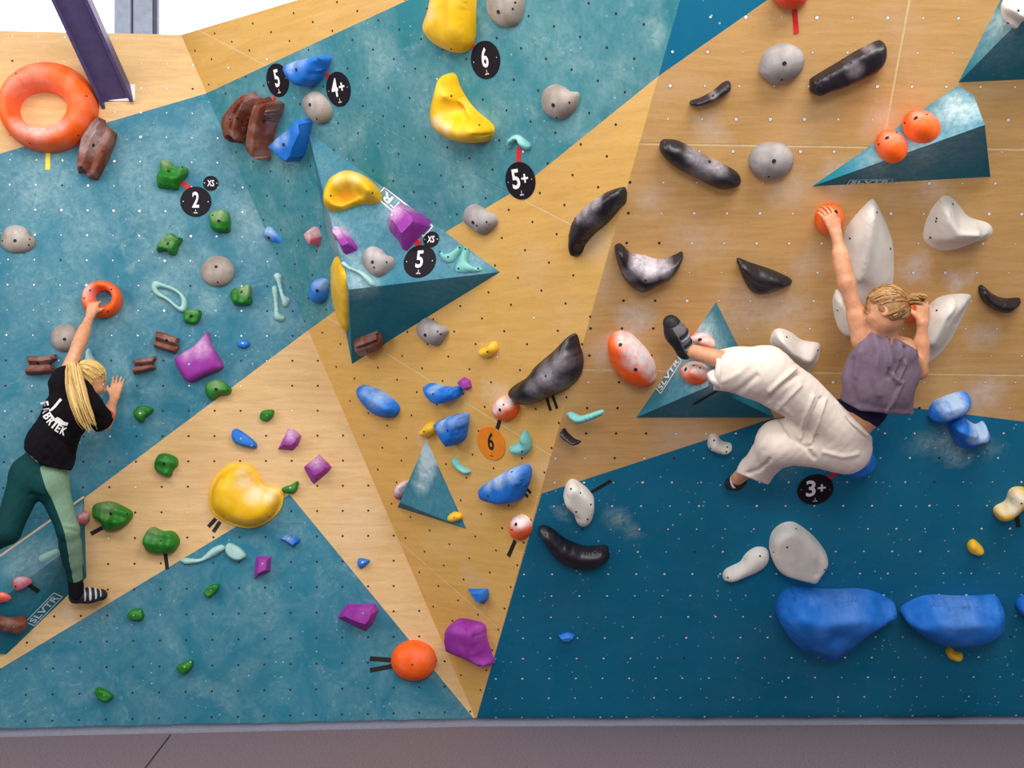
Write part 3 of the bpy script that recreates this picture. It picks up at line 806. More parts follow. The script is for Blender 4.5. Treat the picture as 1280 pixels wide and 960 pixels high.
# ------------------------------------------------------------------ volumes bolted to the wall
MH = Frame(A, mid0.e1, mid0.e2)
def on(fr, px, py, h=0.0): return fr.hit(px, py, h)
v1 = [on(MF, 385, 165), on(MF, 625, 340), on(MF, 440, 455), on(MF, 436, 362, .34)]
V1 = volume('climbing_volume', v1, [(0, 1, 3), (1, 2, 3), (2, 0, 3), (0, 2, 1)], 'large teal pyramid volume high on the middle wall carrying purple, grey and mint holds',
            [(470, 270, 75, .14), (545, 310, 60, .14), (400, 200, 40, .12), (500, 262, 26, .5), (425, 300, 22, .5), (590, 315, 30, .35), (452, 345, 24, .6), (415, 270, 16, .4), (480, 225, 18, .3)])
F1t = face_frame(v1[0], v1[1], v1[3]); F1b = face_frame(v1[1], v1[2], v1[3]); F1l = face_frame(v1[0], v1[2], v1[3])
v3 = [on(RF, 1015, 233), on(RF, 1197, 107), on(RF, 1238, 221), on(RF, 1231, 156, .30), on(RF, 1217, 119, .12)]
V3 = volume('climbing_volume', v3, [(0, 1, 4), (0, 4, 3), (0, 3, 2), (1, 2, 4), (4, 2, 3), (0, 2, 1)], 'teal wedge volume at upper right with two orange balls and pale logo on its underside',
            [(1120, 180, 60, .14), (1190, 150, 50, .22), (1195, 135, 22, .8), (1215, 140, 16, .8), (1150, 180, 30, .4), (1100, 200, 24, .35)])
F3t = face_frame(v3[0], v3[4], v3[3]); F3b = face_frame(v3[0], v3[2], v3[3])
v4 = [on(RF, 1198, 103), on(RF, 1262, -22), on(RF, 1385, 95), on(RF, 1332, -32, .36)]
V4 = volume('climbing_volume', v4, [(0, 1, 3), (0, 3, 2), (1, 2, 3), (0, 2, 1)], 'teal pyramid volume cut off by the top right corner of the picture', [(1245, 40, 40, .18), (1250, 30, 18, .5)])
F4t = face_frame(v4[0], v4[1], v4[3])
v5 = [on(RF, 795, 522), on(RF, 895, 378), on(RF, 968, 522), on(RF, 885, 483, .28)]
V5 = volume('climbing_volume', v5, [(0, 1, 3), (1, 2, 3), (0, 3, 2), (0, 2, 1)], 'teal pyramid volume in the centre right under the outstretched foot',
            [(850, 470, 45, .12), (890, 420, 40, .14), (872, 412, 22, .8), (885, 470, 22, .7), (850, 450, 18, .4), (890, 430, 18, .5)])
F5l = face_frame(v5[0], v5[1], v5[3]); F5b = face_frame(v5[0], v5[2], v5[3])
v6 = [on(MF, 533, 549), on(MF, 583, 661), on(MF, 497, 634), on(MF, 500, 628, .09)]
V6 = volume('climbing_volume', v6, [(0, 1, 3), (1, 2, 3), (2, 0, 3), (0, 2, 1)], 'small thin teal triangular volume with white chalk streak on lower middle wall',
            [(545, 620, 50, .08), (533, 556, 14, 1.3), (535, 574, 13, 1.1), (532, 590, 12, .9), (527, 606, 10, .7)])
F6 = face_frame(v6[0], v6[1], v6[3])
v2 = [on(LF, -85, 755), on(LF, 105, 621), on(LF, 108, 722), on(LF, 8, 818), on(LF, -95, 800), on(LF, 97, 677, .20), on(LF, -75, 806, .20)]
V2 = volume('climbing_volume', v2, [(0, 1, 5, 6), (1, 2, 5), (5, 2, 3), (5, 3, 6), (6, 3, 4), (0, 6, 4), (0, 4, 3, 2, 1)], 'long teal wedge volume at lower left edge behind the left climber with boxed logo',
            [(40, 700, 45, .12), (30, 705, 30, .3), (40, 690, 20, .3), (100, 640, 10, .6), (60, 690, 20, .3)])
F2t = face_frame(v2[0], v2[1], v2[5]); F2b = face_frame(v2[2], v2[3], v2[5])
def edge_strip(vol, a, b, r):
    d = (b-a).normalized(); s = d.cross(Vector((0, 1, 0))).normalized(); t = d.cross(s); V = []
    for q in (a, b):
        for x, y in ((-1, -1), (1, -1), (1, 1), (-1, 1)): V.append(vol.matrix_world.inverted() @ (q+s*r*x+t*r*y))
    mesh_obj('plywood_edge', V, [[0, 1, 2, 3], [7, 6, 5, 4], [0, 4, 5, 1], [1, 5, 6, 2], [2, 6, 7, 3], [3, 7, 4, 0]], PLYEDGE, vol)
edge_strip(V2, v2[0], v2[1], .006)
logo(F3b, (1059, 231), (1113, 229.5), 11.5, 'SLVTR', V3)
logo(F2b, (43, 782), (78, 746), 15, 'SLVTR', V2)
logo(F1t, (541, 283), (481, 234), 17, 'SLVTR', V1, mat='print_white')
logo(F5l, (826, 492), (852, 451), 13, 'SLVTR', V5, mat='print_white')

G = {k: k + ' climbing holds' for k in ('green', 'grey', 'black', 'white', 'blue', 'purple', 'yellow', 'brown', 'mint', 'orange', 'pink')}
B = 'bolt'
def H(s, fr, mat, pts, h, label, **kw):
    base = {'grey_cool': 'grey', 'mint_pale': 'mint', 'red_orange': 'orange'}.get(mat, mat)
    return hold(s, fr, kw.pop('name', 'climbing_hold'), mat, pts, h, label, G[base], **kw)
def ball(s, fr, mat, cx, cy, rx, ry, h, label, rot=0, **kw): return H(s, fr, mat, ell(cx, cy, rx, ry, rot), h, label, ridge=[(cx, cy)], **kw)

# ---- left wall, upper part
ring_hold(0, LF, 'climbing_ring', 'orange', ell(59, 132.5, 61.5, 55.5, 0, 24), ell(52, 135, 31, 24, 0, 24), .17, 'huge orange doughnut hold at the upper left, on the plywood above the teal', G['orange'],
          chalk=[(52, 160, 18, .55), (35, 158, 16, .4), (70, 158, 14, .4), (40, 112, 30, .18)], bolts=[(97.7, 169), (37, 179), (108, 120), (20, 92)], n=72, m=16)
tape(1, LF, (231, 712), (229, 816), 22, 'tape_yellow', 'short yellow tape strip hanging below the huge orange doughnut hold')
H(1, LF, 'brown', [(465, 558), (500, 570), (503, 590), (557, 635), (550, 680), (510, 775), (465, 860), (418, 850), (412, 822), (370, 825), (372, 760), (390, 660)], .10,
  'weathered brown double ledge hold just right of the huge orange doughnut', corners=True, n=64, rings=15, prof='slab', ridge=[(470, 620), (430, 790)], grooves=[([(503, 585), (478, 650), (450, 710), (430, 770), (415, 830)], 22, -.05), ([(480, 570), (440, 640), (410, 700)], 12, -.012)],
  chalk=[(450, 640, 60, .25), (420, 700, 60, .2)], bolts=[(448, 697, B), (492, 725), (478, 575), (388, 805)])
H(1, LF, 'green', [(765, 775), (805, 765), (840, 800), (895, 800), (898, 840), (862, 880), (850, 910), (800, 903), (755, 895), (752, 850), (768, 815)], .075,
  'green knobbly hold left of the grade 2 tag', prof='slab', bumps=[(840, 870, 30, .02), (790, 860, 25, .02), (830, 815, 20, -.012)], chalk=[(800, 775, 34, .55), (880, 812, 20, .2)], bolts=[(810, 820, B), (875, 803), (768, 882)])
tape(1, LF, (868, 874), (912, 905), 24, 'tape_red', 'red tape strip from the green hold to the grade 2 tag')
grade_tag(5, LF, 940, 85, 74, 73, '2', 'round black grade tag with white number 2 among the green holds')
grade_tag(1, LF, 1012, 880, 37, 36, 'XS', 'tiny round black XS tag touching the grade 2 tag', small=True)
H(5, LF, 'green', [(1010, 135), (1070, 122), (1100, 145), (1105, 210), (1095, 230), (1040, 228), (1010, 205), (1005, 160)], .07, 'green boxy hold below right of the grade 2 tag', prof='slab',
  bumps=[(1080, 190, 30, .02), (1030, 190, 20, .015)], chalk=[(1050, 140, 45, .5)], bolts=[(1050, 178, B), (1090, 215), (1020, 150)])
H(5, LF, 'green', [(755, 300), (790, 250), (825, 235), (850, 255), (872, 255), (872, 275), (855, 300), (842, 340), (810, 335), (795, 318), (755, 325)], .065, 'green knobbly hold below left of the grade 2 tag', prof='slab',
  bumps=[(800, 285, 20, -.01), (840, 300, 20, .015), (775, 310, 15, .015)], chalk=[(795, 262, 40, .35)], bolts=[(805, 287, B), (858, 262)])
H(5, LF, 'grey', [(0, 268), (20, 212), (75, 195), (120, 210), (145, 245), (168, 265), (160, 300), (110, 328), (40, 324), (5, 295)], .055, 'rounded grey hold at the far left edge of the teal', bolts=[(72, 272, B), (142, 265), (138, 292), (12, 272)], chalk=[(80, 215, 50, .3)])
ball(5, LF, 'grey', 1043, 417, 83, 75, .06, 'flat round grey hold above the green hold beside mint bones', bolts=[(1037, 397, B), (1045, 470)], bumps=[(1043, 450, 10, -.006), (1043, 420, 8, -.006)])
ball(5, LF, 'grey', 310, 737, 72, 67, .06, 'round grey hold half behind the left climber\'s raised arm', bolts=[(310, 745, B)], bumps=[(310, 700, 10, -.006), (318, 775, 10, -.006)])
H('b', LF, 'grey', [(295, 100), (310, 60), (345, 47), (395, 75), (415, 125), (405, 175), (370, 190), (330, 165)], .055, 'oval grey hold alone below the two tall brown pinches', bolts=[(336, 110, B), (375, 175), (340, 62)])
H(5, LF, 'green', [(1103, 530), (1120, 500), (1150, 500), (1180, 480), (1205, 490), (1205, 530), (1210, 560), (1195, 580), (1130, 580), (1110, 555)], .065, 'green knobbly hold just right of the flat round grey hold', prof='slab',
  bumps=[(1160, 515, 18, -.015), (1130, 555, 20, .015), (1185, 560, 20, .015)], chalk=[(1180, 500, 38, .55)], bolts=[(1158, 518, B), (1195, 545)])
H(5, LF, 'green', [(880, 640), (890, 605), (930, 600), (960, 605), (965, 630), (950, 665), (920, 673), (885, 660)], .05, 'small green hold at the lower tip of the pale mint loop', prof='slab', bolts=[(918, 635, B), (955, 612)], chalk=[(925, 605, 24, .25)], bumps=[(900, 645, 15, .012)])
ring_hold(5, LF, 'climbing_ring', 'orange', ell(487, 552, 97, 90, 0, 24), ell(495, 545, 42, 38, 0, 24), .10, 'small orange ring hold gripped by the left climber\'s left hand', G['orange'],
          chalk=[(425, 520, 40, .4)], bolts=[(432, 510), (405, 548), (535, 505), (517, 612), (440, 610)], n=56, m=14)
ring_hold(5, LF, 'climbing_hold', 'mint_pale', [(725, 490), (740, 462), (770, 472), (850, 505), (895, 555), (890, 610), (860, 612), (800, 560), (740, 530)], [(752, 500), (790, 500), (850, 525), (870, 560), (862, 590), (820, 555), (770, 520)], .03,
          'pale mint closed loop hold above the purple square hold', G['mint'], n=48, m=8)
H(5, LF, 'brown', [(120, 825), (195, 825), (265, 815), (272, 840), (240, 862), (260, 880), (265, 905), (195, 910), (125, 915), (120, 895), (142, 868), (135, 845)], .07, 'brown bow-tie ledge hold left of the left climber\'s shoulder', corners=True, n=64, rings=15, prof='slab', ridge=[(150, 868), (240, 862)],
  grooves=[([(138, 864), (190, 866), (250, 858)], 15, -.04)], bolts=[(182, 860, B), (245, 832)])
H(5, LF, 'brown', [(750, 705), (790, 715), (860, 740), (852, 765), (860, 780), (845, 812), (830, 810), (735, 780), (745, 755)], .065, 'brown bow-tie ledge hold touching the corner of the big purple square', corners=True, n=64, rings=15, prof='slab', ridge=[(760, 745), (840, 778)],
  grooves=[([(742, 745), (795, 765), (858, 782)], 14, -.04)], bolts=[(800, 752, B)])
H(5, LF, 'brown', [(632, 845), (690, 835), (745, 825), (750, 840), (732, 862), (748, 885), (695, 900), (640, 912), (635, 892), (655, 872)], .065, 'brown bow-tie ledge hold above right of the left climber\'s flat hand', corners=True, n=64, rings=15, prof='slab', ridge=[(655, 873), (735, 860)],
  grooves=[([(640, 874), (690, 868), (745, 862)], 13, -.038)], bolts=[(676, 870, B)])
H(5, LF, 'purple', [(835, 835), (865, 815), (935, 770), (985, 712), (1003, 715), (1015, 770), (1045, 820), (1070, 870), (1062, 888), (985, 922), (915, 952), (880, 930), (850, 880)], .085, 'big purple pillow-shaped square hold on the teal', prof='slab', ridge=[(925, 850), (975, 830)], n=60,
  chalk=[(960, 780, 55, .4), (900, 810, 40, .3)], bolts=[(907, 866, 'pin')])
H(5, LF, 'blue', [(1140, 765), (1165, 745), (1200, 765), (1180, 788), (1150, 785)], .035, 'tiny blue foothold right of the big purple square', bolts=[(1165, 765, 'pin')])
H(5, LF, 'mint_pale', [(408, 855), (412, 800), (428, 790), (440, 820), (458, 855), (440, 870)], .05, 'pale mint hold peeping out behind the left climber\'s head')

# ---- fold and upper middle wall
H('a', MH, 'brown', [(560, 405), (578, 428), (600, 440), (605, 480), (590, 560), (568, 625), (545, 680), (512, 655), (490, 685), (462, 662), (447, 600), (440, 560), (455, 510), (505, 450)], .15, 'wide brown split pinch, left one of the tall brown pair', corners=True, n=64, rings=15, prof='slab', ridge=[(560, 470), (500, 600)],
  grooves=[([(585, 425), (555, 480), (530, 550), (512, 610), (508, 660)], 20, -.09), ([(545, 440), (495, 520), (475, 600)], 10, -.02)], bolts=[(498, 548, B), (458, 550), (520, 560)])
H('a', MH, 'brown', [(635, 430), (652, 455), (665, 462), (690, 455), (715, 470), (710, 510), (680, 580), (660, 660), (640, 775), (625, 772), (603, 740), (575, 730), (578, 660), (590, 560), (612, 480)], .15, 'narrow brown split pinch, right one of the tall brown pair', corners=True, n=64, rings=15, prof='slab', ridge=[(665, 500), (615, 690)],
  grooves=[([(655, 460), (635, 540), (617, 620), (606, 700), (602, 745)], 16, -.09), ([(690, 480), (665, 560), (650, 660)], 9, -.02)], bolts=[(640, 560, B)])
H('a', MH, 'blue', [(755, 275), (800, 240), (880, 224), (960, 212), (970, 235), (945, 290), (915, 350), (850, 380), (790, 340)], .13, 'blue hold between the black 5 and 4+ tags', prof='slab', ridge=[(820, 300), (900, 285)], chalk=[(800, 255, 45, .45), (860, 240, 40, .3)], bumps=[(812, 285, 16, -.03)], bolts=[(812, 287, B)])
grade_tag('a', MH, 714, 342, 57, 92, '5', 'round black grade tag with number 5 above the brown pinches')
tape('a', MH, (700, 428), (686, 466), 20, 'tape_red', 'red tape strip from the upper 5 tag to the brown pinch')
tape('a', MH, (940, 284), (988, 324), 24, 'tape_red', 'red tape strip from the blue hold to the 4+ tag')
grade_tag('a', MH, 1038, 390, 62, 96, '4+', 'round black grade tag with 4+ beside the blue hold')
H('a', MH, 'grey', [(845, 440), (890, 402), (940, 420), (990, 490), (985, 550), (940, 578), (895, 560), (855, 500)], .06, 'oval grey hold between the blue holds and the 4+ tag', bolts=[(885, 474, B), (922, 548)], chalk=[(900, 430, 40, .25)])
H('a', MH, 'blue', [(850, 548), (868, 570), (862, 610), (845, 690), (825, 750), (795, 778), (770, 765), (692, 695), (735, 650), (800, 600)], .13, 'pointed blue fin hold at the top corner of the large pyramid volume', prof='slab', sharp=True, n=44, ridge=[(830, 620), (790, 700)], chalk=[(730, 670, 40, .4), (770, 640, 40, .3)], bolts=[(745, 687, B)])
H(2, MH, 'yellow', [(880, -40), (960, -70), (1060, -50), (1063, 60), (1060, 190), (1020, 250), (960, 252), (870, 210), (828, 150), (828, 110), (850, 50)], .15, 'large yellow drop-shaped hold cut by the top of the picture', ridge=[(960, -20), (965, 130)], n=60, rings=12, chalk=[(880, 60, 45, .3)], bolts=[(975, 235)])
tape(2, MH, (1048, 198), (1086, 230), 22, 'tape_red', 'red tape strip from the top yellow hold to the black 6 tag')
grade_tag(2, MH, 1141, 287, 68, 94, '6', 'round black grade tag with white number 6')
H(0, MH, 'grey', [(609, -6), (609, 16), (620, 31), (634, 34), (645, 30), (652, 12), (651, -8), (630, -16)], .06, 'grey rounded hold cut by the top of the picture', bolts=[(623, 15, B), (644, 3), (641, 11), (615, 26)])
H(2, MH, 'yellow', [(935, 358), (965, 362), (990, 430), (1050, 520), (1140, 600), (1148, 640), (1125, 680), (1060, 690), (980, 678), (910, 640), (885, 590), (882, 530), (905, 440)], .17, 'yellow boomerang jug with a scooped inner side below the black 6 tag', n=64, rings=14,
  ridge=[(935, 420), (925, 520), (940, 580), (1000, 625), (1090, 640)], power=.9, bumps=[(985, 525, 52, -.12), (1030, 575, 34, -.06)], soften=1, chalk=[(925, 590, 36, .5), (970, 615, 34, .4)], bolts=[(975, 460), (1110, 600)])
H('b', F1t, 'yellow', [(608, 200), (612, 140), (645, 80), (720, 47), (785, 62), (840, 105), (862, 150), (840, 185), (760, 190), (690, 215), (640, 222), (615, 215)], .14, 'yellow kidney jug with dark scooped underside at top of the pyramid volume', n=64, rings=14,
  ridge=[(640, 150), (690, 95), (760, 95), (830, 145)], power=.9, bumps=[(672, 170, 34, -.12), (720, 152, 34, -.11), (770, 160, 26, -.06)], soften=1, chalk=[(690, 85, 40, .25), (760, 85, 40, .25)], bolts=[(832, 152), (640, 165)])
H(3, MH, 'grey', [(215, 480), (225, 430), (270, 405), (320, 420), (345, 440), (385, 445), (385, 490), (360, 540), (310, 575), (250, 560), (222, 520)], .065, 'grey hold with a small notch, alone below right of the black 6 tag', bolts=[(275, 505, B), (352, 492), (290, 565)], bumps=[(355, 455, 20, -.015)])
H(3, MH, 'mint', [(48, 692), (68, 656), (100, 648), (130, 668), (160, 695), (150, 722), (125, 712), (100, 676), (78, 690), (62, 716)], .04, 'small mint arch-shaped hold above the 5+ tag', chalk=[(100, 655, 30, .4)])
tape(3, MH, (110, 705), (107, 776), 28, 'tape_red', 'red tape strip above the 5+ tag')
grade_tag(3, MH, 118, 867, 70, 92, '5+', 'round black grade tag with 5+ at the edge of the teal')

# ---- holds on the large pyramid volume and around it
H(6, LF, 'blue', [(75, 230), (100, 200), (160, 235), (212, 280), (205, 310), (180, 315), (130, 285), (80, 255)], .075, 'slim blue hold slanting down right, under the oval grey hold', chalk=[(100, 225, 40, .55)], bolts=[(100, 258, B)])
H(6, MH, 'pink', [(275, 225), (300, 205), (325, 210), (340, 255), (330, 300), (315, 300), (285, 260)], .07, 'small pink hold just left of the pyramid volume', chalk=[(300, 235, 30, .35)], sharp=True, n=30, prof='facet')
H(6, F1t, 'purple', [(405, 230), (430, 200), (460, 205), (485, 245), (520, 295), (515, 310), (460, 332), (445, 320), (425, 270), (408, 260)], .08, 'small pink-and-purple hold at left of the pyramid volume', sharp=True, n=36, prof='facet', chalk=[(440, 225, 42, .65)])
ends = lambda: None
H(6, LF, 'mint_pale', [(122, 440), (140, 425), (162, 440), (160, 475), (175, 530), (198, 550), (195, 575), (180, 592), (165, 580), (152, 530), (138, 475)], .035, 'pale mint bone-shaped hold, right one of the upright pair', chalk=[(140, 440, 30, .4)])
H(6, LF, 'mint_pale', [(113, 500), (130, 488), (142, 510), (145, 580), (152, 620), (175, 635), (170, 655), (150, 658), (125, 642), (124, 580)], .035, 'pale mint bone-shaped hold, left one of the upright pair')
H(6, MH, 'blue', [(300, 510), (310, 465), (340, 455), (368, 468), (372, 520), (362, 560), (330, 578), (308, 555)], .08, 'rounded blue hold left of the upright yellow leaf', chalk=[(335, 470, 40, .35)], bolts=[(332, 512, B)])
H(6, F1l, 'yellow', [(410, 350), (430, 375), (452, 440), (466, 540), (469, 620), (467, 705), (440, 690), (395, 650), (372, 590), (365, 520), (375, 440)], .05, 'upright yellow leaf-shaped hold on the left edge of the pyramid volume', ridge=[(412, 400), (418, 520), (430, 650)], n=56)
H(6, F1t, 'grey_cool', [(545, 350), (565, 310), (600, 295), (640, 310), (660, 335), (690, 345), (698, 370), (680, 400), (625, 440), (580, 425), (550, 390)], .07, 'pinkish grey hold in the middle of the pyramid volume', bolts=[(597, 375, B), (665, 375), (605, 400)], chalk=[(610, 320, 50, .3)])
H(6, F1t, 'mint_pale', [(445, 385), (460, 370), (490, 395), (560, 425), (592, 450), (607, 480), (590, 490), (570, 475), (530, 430), (480, 410)], .035, 'pale mint bone hold left of the pinkish grey hold on the pyramid', chalk=[(460, 385, 30, .5)])
H(6, F1t, 'purple', [(650, 165), (680, 100), (715, 70), (750, 85), (865, 155), (860, 190), (800, 250), (745, 308), (725, 300), (705, 255), (660, 210)], .14, 'chalky purple faceted hold above the 5 tag on the pyramid volume', sharp=True, n=48, prof='facet', ridge=[(735, 160), (760, 200)], chalk=[(700, 125, 70, .6), (745, 110, 50, .4)], bolts=[(692, 148, 'pin')])
tape(6, F1t, (786, 264), (828, 290), 26, 'tape_red', 'red tape strip from the chalky purple hold to the 5 tag')
grade_tag(6, F1t, 825, 372, 68, 86, '5', 'round black grade tag with number 5 on the pyramid volume')
grade_tag(6, F1t, 880, 267, 35, 40, 'XS', 'tiny round black XS tag on the pyramid volume', small=True)
H(6, F1t, 'mint', [(915, 320), (930, 318), (945, 335), (975, 330), (1010, 295), (1025, 300), (1020, 320), (985, 365), (955, 377), (925, 355)], .035, 'mint crescent hold right of the lower 5 tag', bolts=[(922, 325), (960, 350), (1015, 305)])
H(6, F1t, 'mint', [(1030, 305), (1050, 300), (1060, 320), (1050, 365), (1075, 392), (1118, 395), (1118, 415), (1060, 422), (998, 420), (995, 390), (1015, 350)], .035, 'mint L-shaped hold near the right tip of the pyramid volume', bolts=[(1042, 312), (1010, 405), (1105, 405)], chalk=[(1085, 365, 30, .3)])
H(6, MH, 'grey_cool', [(1030, 160), (1045, 110), (1085, 100), (1130, 125), (1180, 160), (1185, 190), (1160, 225), (1115, 248), (1075, 215), (1045, 195)], .07, 'grey hold on the wall above the right tip of the pyramid volume', bolts=[(1080, 185, B), (1145, 182), (1098, 200)])
H(6, F1b, 'brown', [(505, 770), (515, 755), (570, 735), (620, 715), (640, 740), (652, 765), (645, 780), (545, 822), (520, 805)], .06, 'reddish brown ledge hold under the pyramid volume', corners=True, n=64, rings=15, prof='slab', ridge=[(530, 785), (630, 750)], grooves=[([(512, 790), (570, 770), (650, 738)], 13, -.035)], bolts=[(572, 798), (618, 722)])
H(6, MH, 'grey_cool', [(810, 680), (825, 655), (850, 645), (900, 670), (945, 695), (948, 720), (905, 778), (850, 760), (815, 720)], .07, 'grey hold on the plywood below the pyramid volume', bolts=[(850, 725, B), (910, 708), (925, 720)])
H(6, MH, 'yellow', [(1105, 800), (1130, 785), (1150, 780), (1165, 758), (1185, 765), (1190, 800), (1165, 830), (1130, 832)], .05, 'small yellow hooked foothold below the grey hold on plywood', bolts=[(1150, 805)])
H(10, MH, 'purple', [(1008, 60), (1030, 45), (1060, 60), (1068, 95), (1045, 112), (1025, 85)], .045, 'tiny purple foothold beside a blue hold on the honey plywood', sharp=True, n=24, prof='facet')

# ---- right wall, black and grey holds
H(7, MH, 'black', [(372, 354), (350, 340), (345, 290), (355, 200), (385, 150), (450, 85), (520, 40), (590, 18), (607, 30), (605, 90), (580, 120), (520, 190), (470, 230), (415, 290), (395, 335)], .10, 'tall black banana hold standing upright on the middle wall', n=64, ridge=[(380, 300), (400, 200), (450, 140), (560, 60)],
  chalk=[(430, 110, 40, .65), (480, 80, 40, .6), (400, 150, 30, .5), (460, 160, 45, .2)], bolts=[(380, 165), (360, 300), (560, 70)])
H(3, RF, 'black', [(935, 490), (990, 470), (1050, 435), (1085, 405), (1112, 392), (1128, 400), (1125, 435), (1090, 465), (1020, 500), (945, 510)], .06, 'small slim black hold, highest black hold left of the round grey ones', bolts=[(1042, 460), (957, 497), (1112, 420)], chalk=[(1045, 460, 20, .3)])
H(3, RF, 'black', [(790, 700), (800, 682), (825, 677), (880, 685), (940, 715), (1000, 750), (1140, 820), (1178, 860), (1170, 895), (1110, 912), (1050, 905), (940, 850), (850, 800), (795, 740)], .10, 'long black sausage hold slanting down to the right', n=64, ridge=[(835, 720), (950, 780), (1120, 870)],
  chalk=[(1070, 790, 50, .5), (960, 740, 50, .4), (1000, 800, 70, .3)], bolts=[(835, 733), (1022, 777, B), (1132, 873)])
ball(0, RF, 'red_orange', 989, -10, 24, 23, .10, 'red-orange ball hold cut by the top of the picture above red tape')
tape(4, RF, (165, 45), (175, 160), 25, 'tape_red', 'longer red tape strip below the red-orange ball at the top')
H(4, RF, 'grey_cool', [(0, 330), (20, 265), (80, 220), (150, 215), (205, 250), (218, 300), (190, 360), (110, 405), (50, 400), (5, 360)], .085, 'upper of the two round grey stone holds on right wall', bolts=[(117, 305, B), (104, 382)], bumps=[(108, 340, 8, -.006), (106, 360, 8, -.006)])
H(0, RF, 'grey_cool', [(937, 206), (940, 192), (950, 183), (965, 179.5), (983, 183), (993, 196), (991, 210), (980, 221), (962, 226), (945, 220)], .085, 'lower of the two round grey stone holds on right wall', bolts=[(967.5, 201.5, B), (961, 221)], bumps=[(964, 212, 2, -.006)])
H(4, RF, 'black', [(245, 400), (255, 380), (380, 305), (470, 250), (560, 205), (590, 200), (605, 225), (600, 290), (570, 335), (545, 355), (400, 420), (330, 440), (290, 460), (260, 455), (245, 440)], .09, 'long black bar hold slanting up to the right near the top', n=60, prof='slab', ridge=[(300, 400), (560, 270)],
  chalk=[(450, 330, 40, .25), (520, 220, 30, .3)], bolts=[(435, 300), (292, 415), (568, 258)])
H(7, RF, 'black', [(572, 320), (590, 300), (610, 305), (650, 345), (700, 352), (790, 375), (860, 355), (895, 337), (901, 352), (880, 410), (840, 460), (770, 500), (720, 525), (680, 522), (630, 480), (595, 420)], .12, 'black smile-shaped jug with chalky white ledge', n=72, rings=12, ridge=[(595, 335), (640, 410), (720, 450), (800, 430), (880, 365)],
  bumps=[(730, 385, 60, -.03)], chalk=[(740, 395, 60, .95), (690, 385, 50, .8), (800, 400, 45, .6), (640, 430, 40, .3)], bolts=[(612, 435), (718, 462), (890, 350)])
H(0, RF, 'black', [(922.5, 325), (940, 331), (967, 340), (990, 351), (988, 357), (970, 365), (958, 369), (945, 369), (935, 360), (926, 340)], .085, 'black pointed fin hold right of the smile-shaped jug', n=52, ridge=[(932, 338), (945, 352), (975, 354)], bolts=[(952, 351), (927, 330), (985, 355)])
H(0, MH, 'black', [(713, 419), (719, 437), (722, 455), (718, 473), (704, 488), (680, 500), (654, 508), (639, 502), (633, 490), (640, 482), (658, 471), (667, 458), (676, 450), (690, 438), (702, 426)], .15, 'big black shark-fin hold with grey chalk above two tape strips', n=72, rings=12, ridge=[(710, 440), (697, 465), (675, 480), (650, 492)], chalk=[(690, 470, 18, .45), (702, 452, 12, .4), (672, 484, 12, .3)], bolts=[(682, 470), (712, 432), (648, 498)])
tape(11, MH, (243, 142), (262, 204), 17, 'tape_black', 'left black tape strip of the pair under the big black shark fin', 'tapes under the black shark fin')
tape(11, MH, (272, 136), (294, 194), 17, 'tape_black', 'right black tape strip of the pair under the big black shark fin', 'tapes under the black shark fin')
H(11, MH, 'black', [(310, 315), (318, 292), (335, 315), (370, 345), (397, 355), (390, 368), (370, 370), (330, 345)], .05, 'tiny black crescent foothold below the mint holds', bolts=[(318, 305), (388, 361)])
H(8, RF, 'black', [(1055, 510), (1065, 495), (1080, 497), (1130, 540), (1185, 558), (1250, 555), (1252, 572), (1210, 615), (1165, 622), (1110, 600), (1070, 560)], .08, 'black smile-shaped hold at the right edge', n=56, ridge=[(1075, 520), (1120, 575), (1175, 592), (1235, 570)], bolts=[(1075, 512), (1155, 578), (1235, 567)])
H(0, RF, 'black', [(673.5, 667), (678.5, 661), (690, 664.5), (703, 675), (716, 682), (729, 686.6), (745, 686.5), (758, 686), (762, 692), (762, 700), (754, 707), (740, 714.7), (719, 713.4), (701, 705.6), (688, 692)], .11, 'matt black banana hold low on the dark teal', n=64, ridge=[(684, 671), (700, 690), (725, 700), (752, 697)], bolts=[(682, 668), (712, 699), (755, 696)])

# ---- orange and chalked balls
H(0, RF, 'orange', [(760.5, 440), (763, 426), (774, 418), (788, 420), (804, 434), (816, 450), (822, 466), (820, 479), (808, 486), (793, 485), (776, 474), (765, 458)], .12, 'orange egg hold half covered in white chalk', n=56, ridge=[(780, 440), (801, 464)], chalk=[(795, 432, 18, 1.0), (806, 446, 16, 1.0), (814, 460, 12, .95), (790, 448, 12, .7), (778, 425, 9, .6), (818, 474, 7, .7)], bolts=[(775.5, 431, B), (794.5, 462, B)])
ball('v5', F5l, 'orange', 343, 296, 90, 74, .09, 'upper chalky orange ball on the centre right pyramid, above the ankle', chalk=[(330, 260, 70, .95), (290, 300, 60, .9), (380, 290, 50, .6)], bolts=[(352, 285, B), (300, 305)], rot=20)
ball('v5', F5l, 'orange', 283, 543, 101, 95, .10, 'lower chalky orange ball on the centre right pyramid, below the ankle', chalk=[(260, 490, 80, .95), (330, 500, 70, .9), (360, 560, 40, .6)], bolts=[(238, 523, B), (300, 492), (352, 512)])
H('v5', F5l, 'white', [(430, 590), (450, 545), (500, 520), (530, 620), (495, 670), (450, 640)], .08, 'pinkish white hold peeping from behind the trouser cuff')
tape('v5', F5b, (300, 806), (500, 688), 28, 'tape_black', 'black tape strip on the underside of the centre right pyramid')
ball(4, F3t, 'orange', 765, 592, 90, 75, .10, 'right and larger orange ball on the upper right wedge', bolts=[(748, 567, B), (800, 550), (695, 590)], chalk=[(770, 560, 50, .22)], n=52)
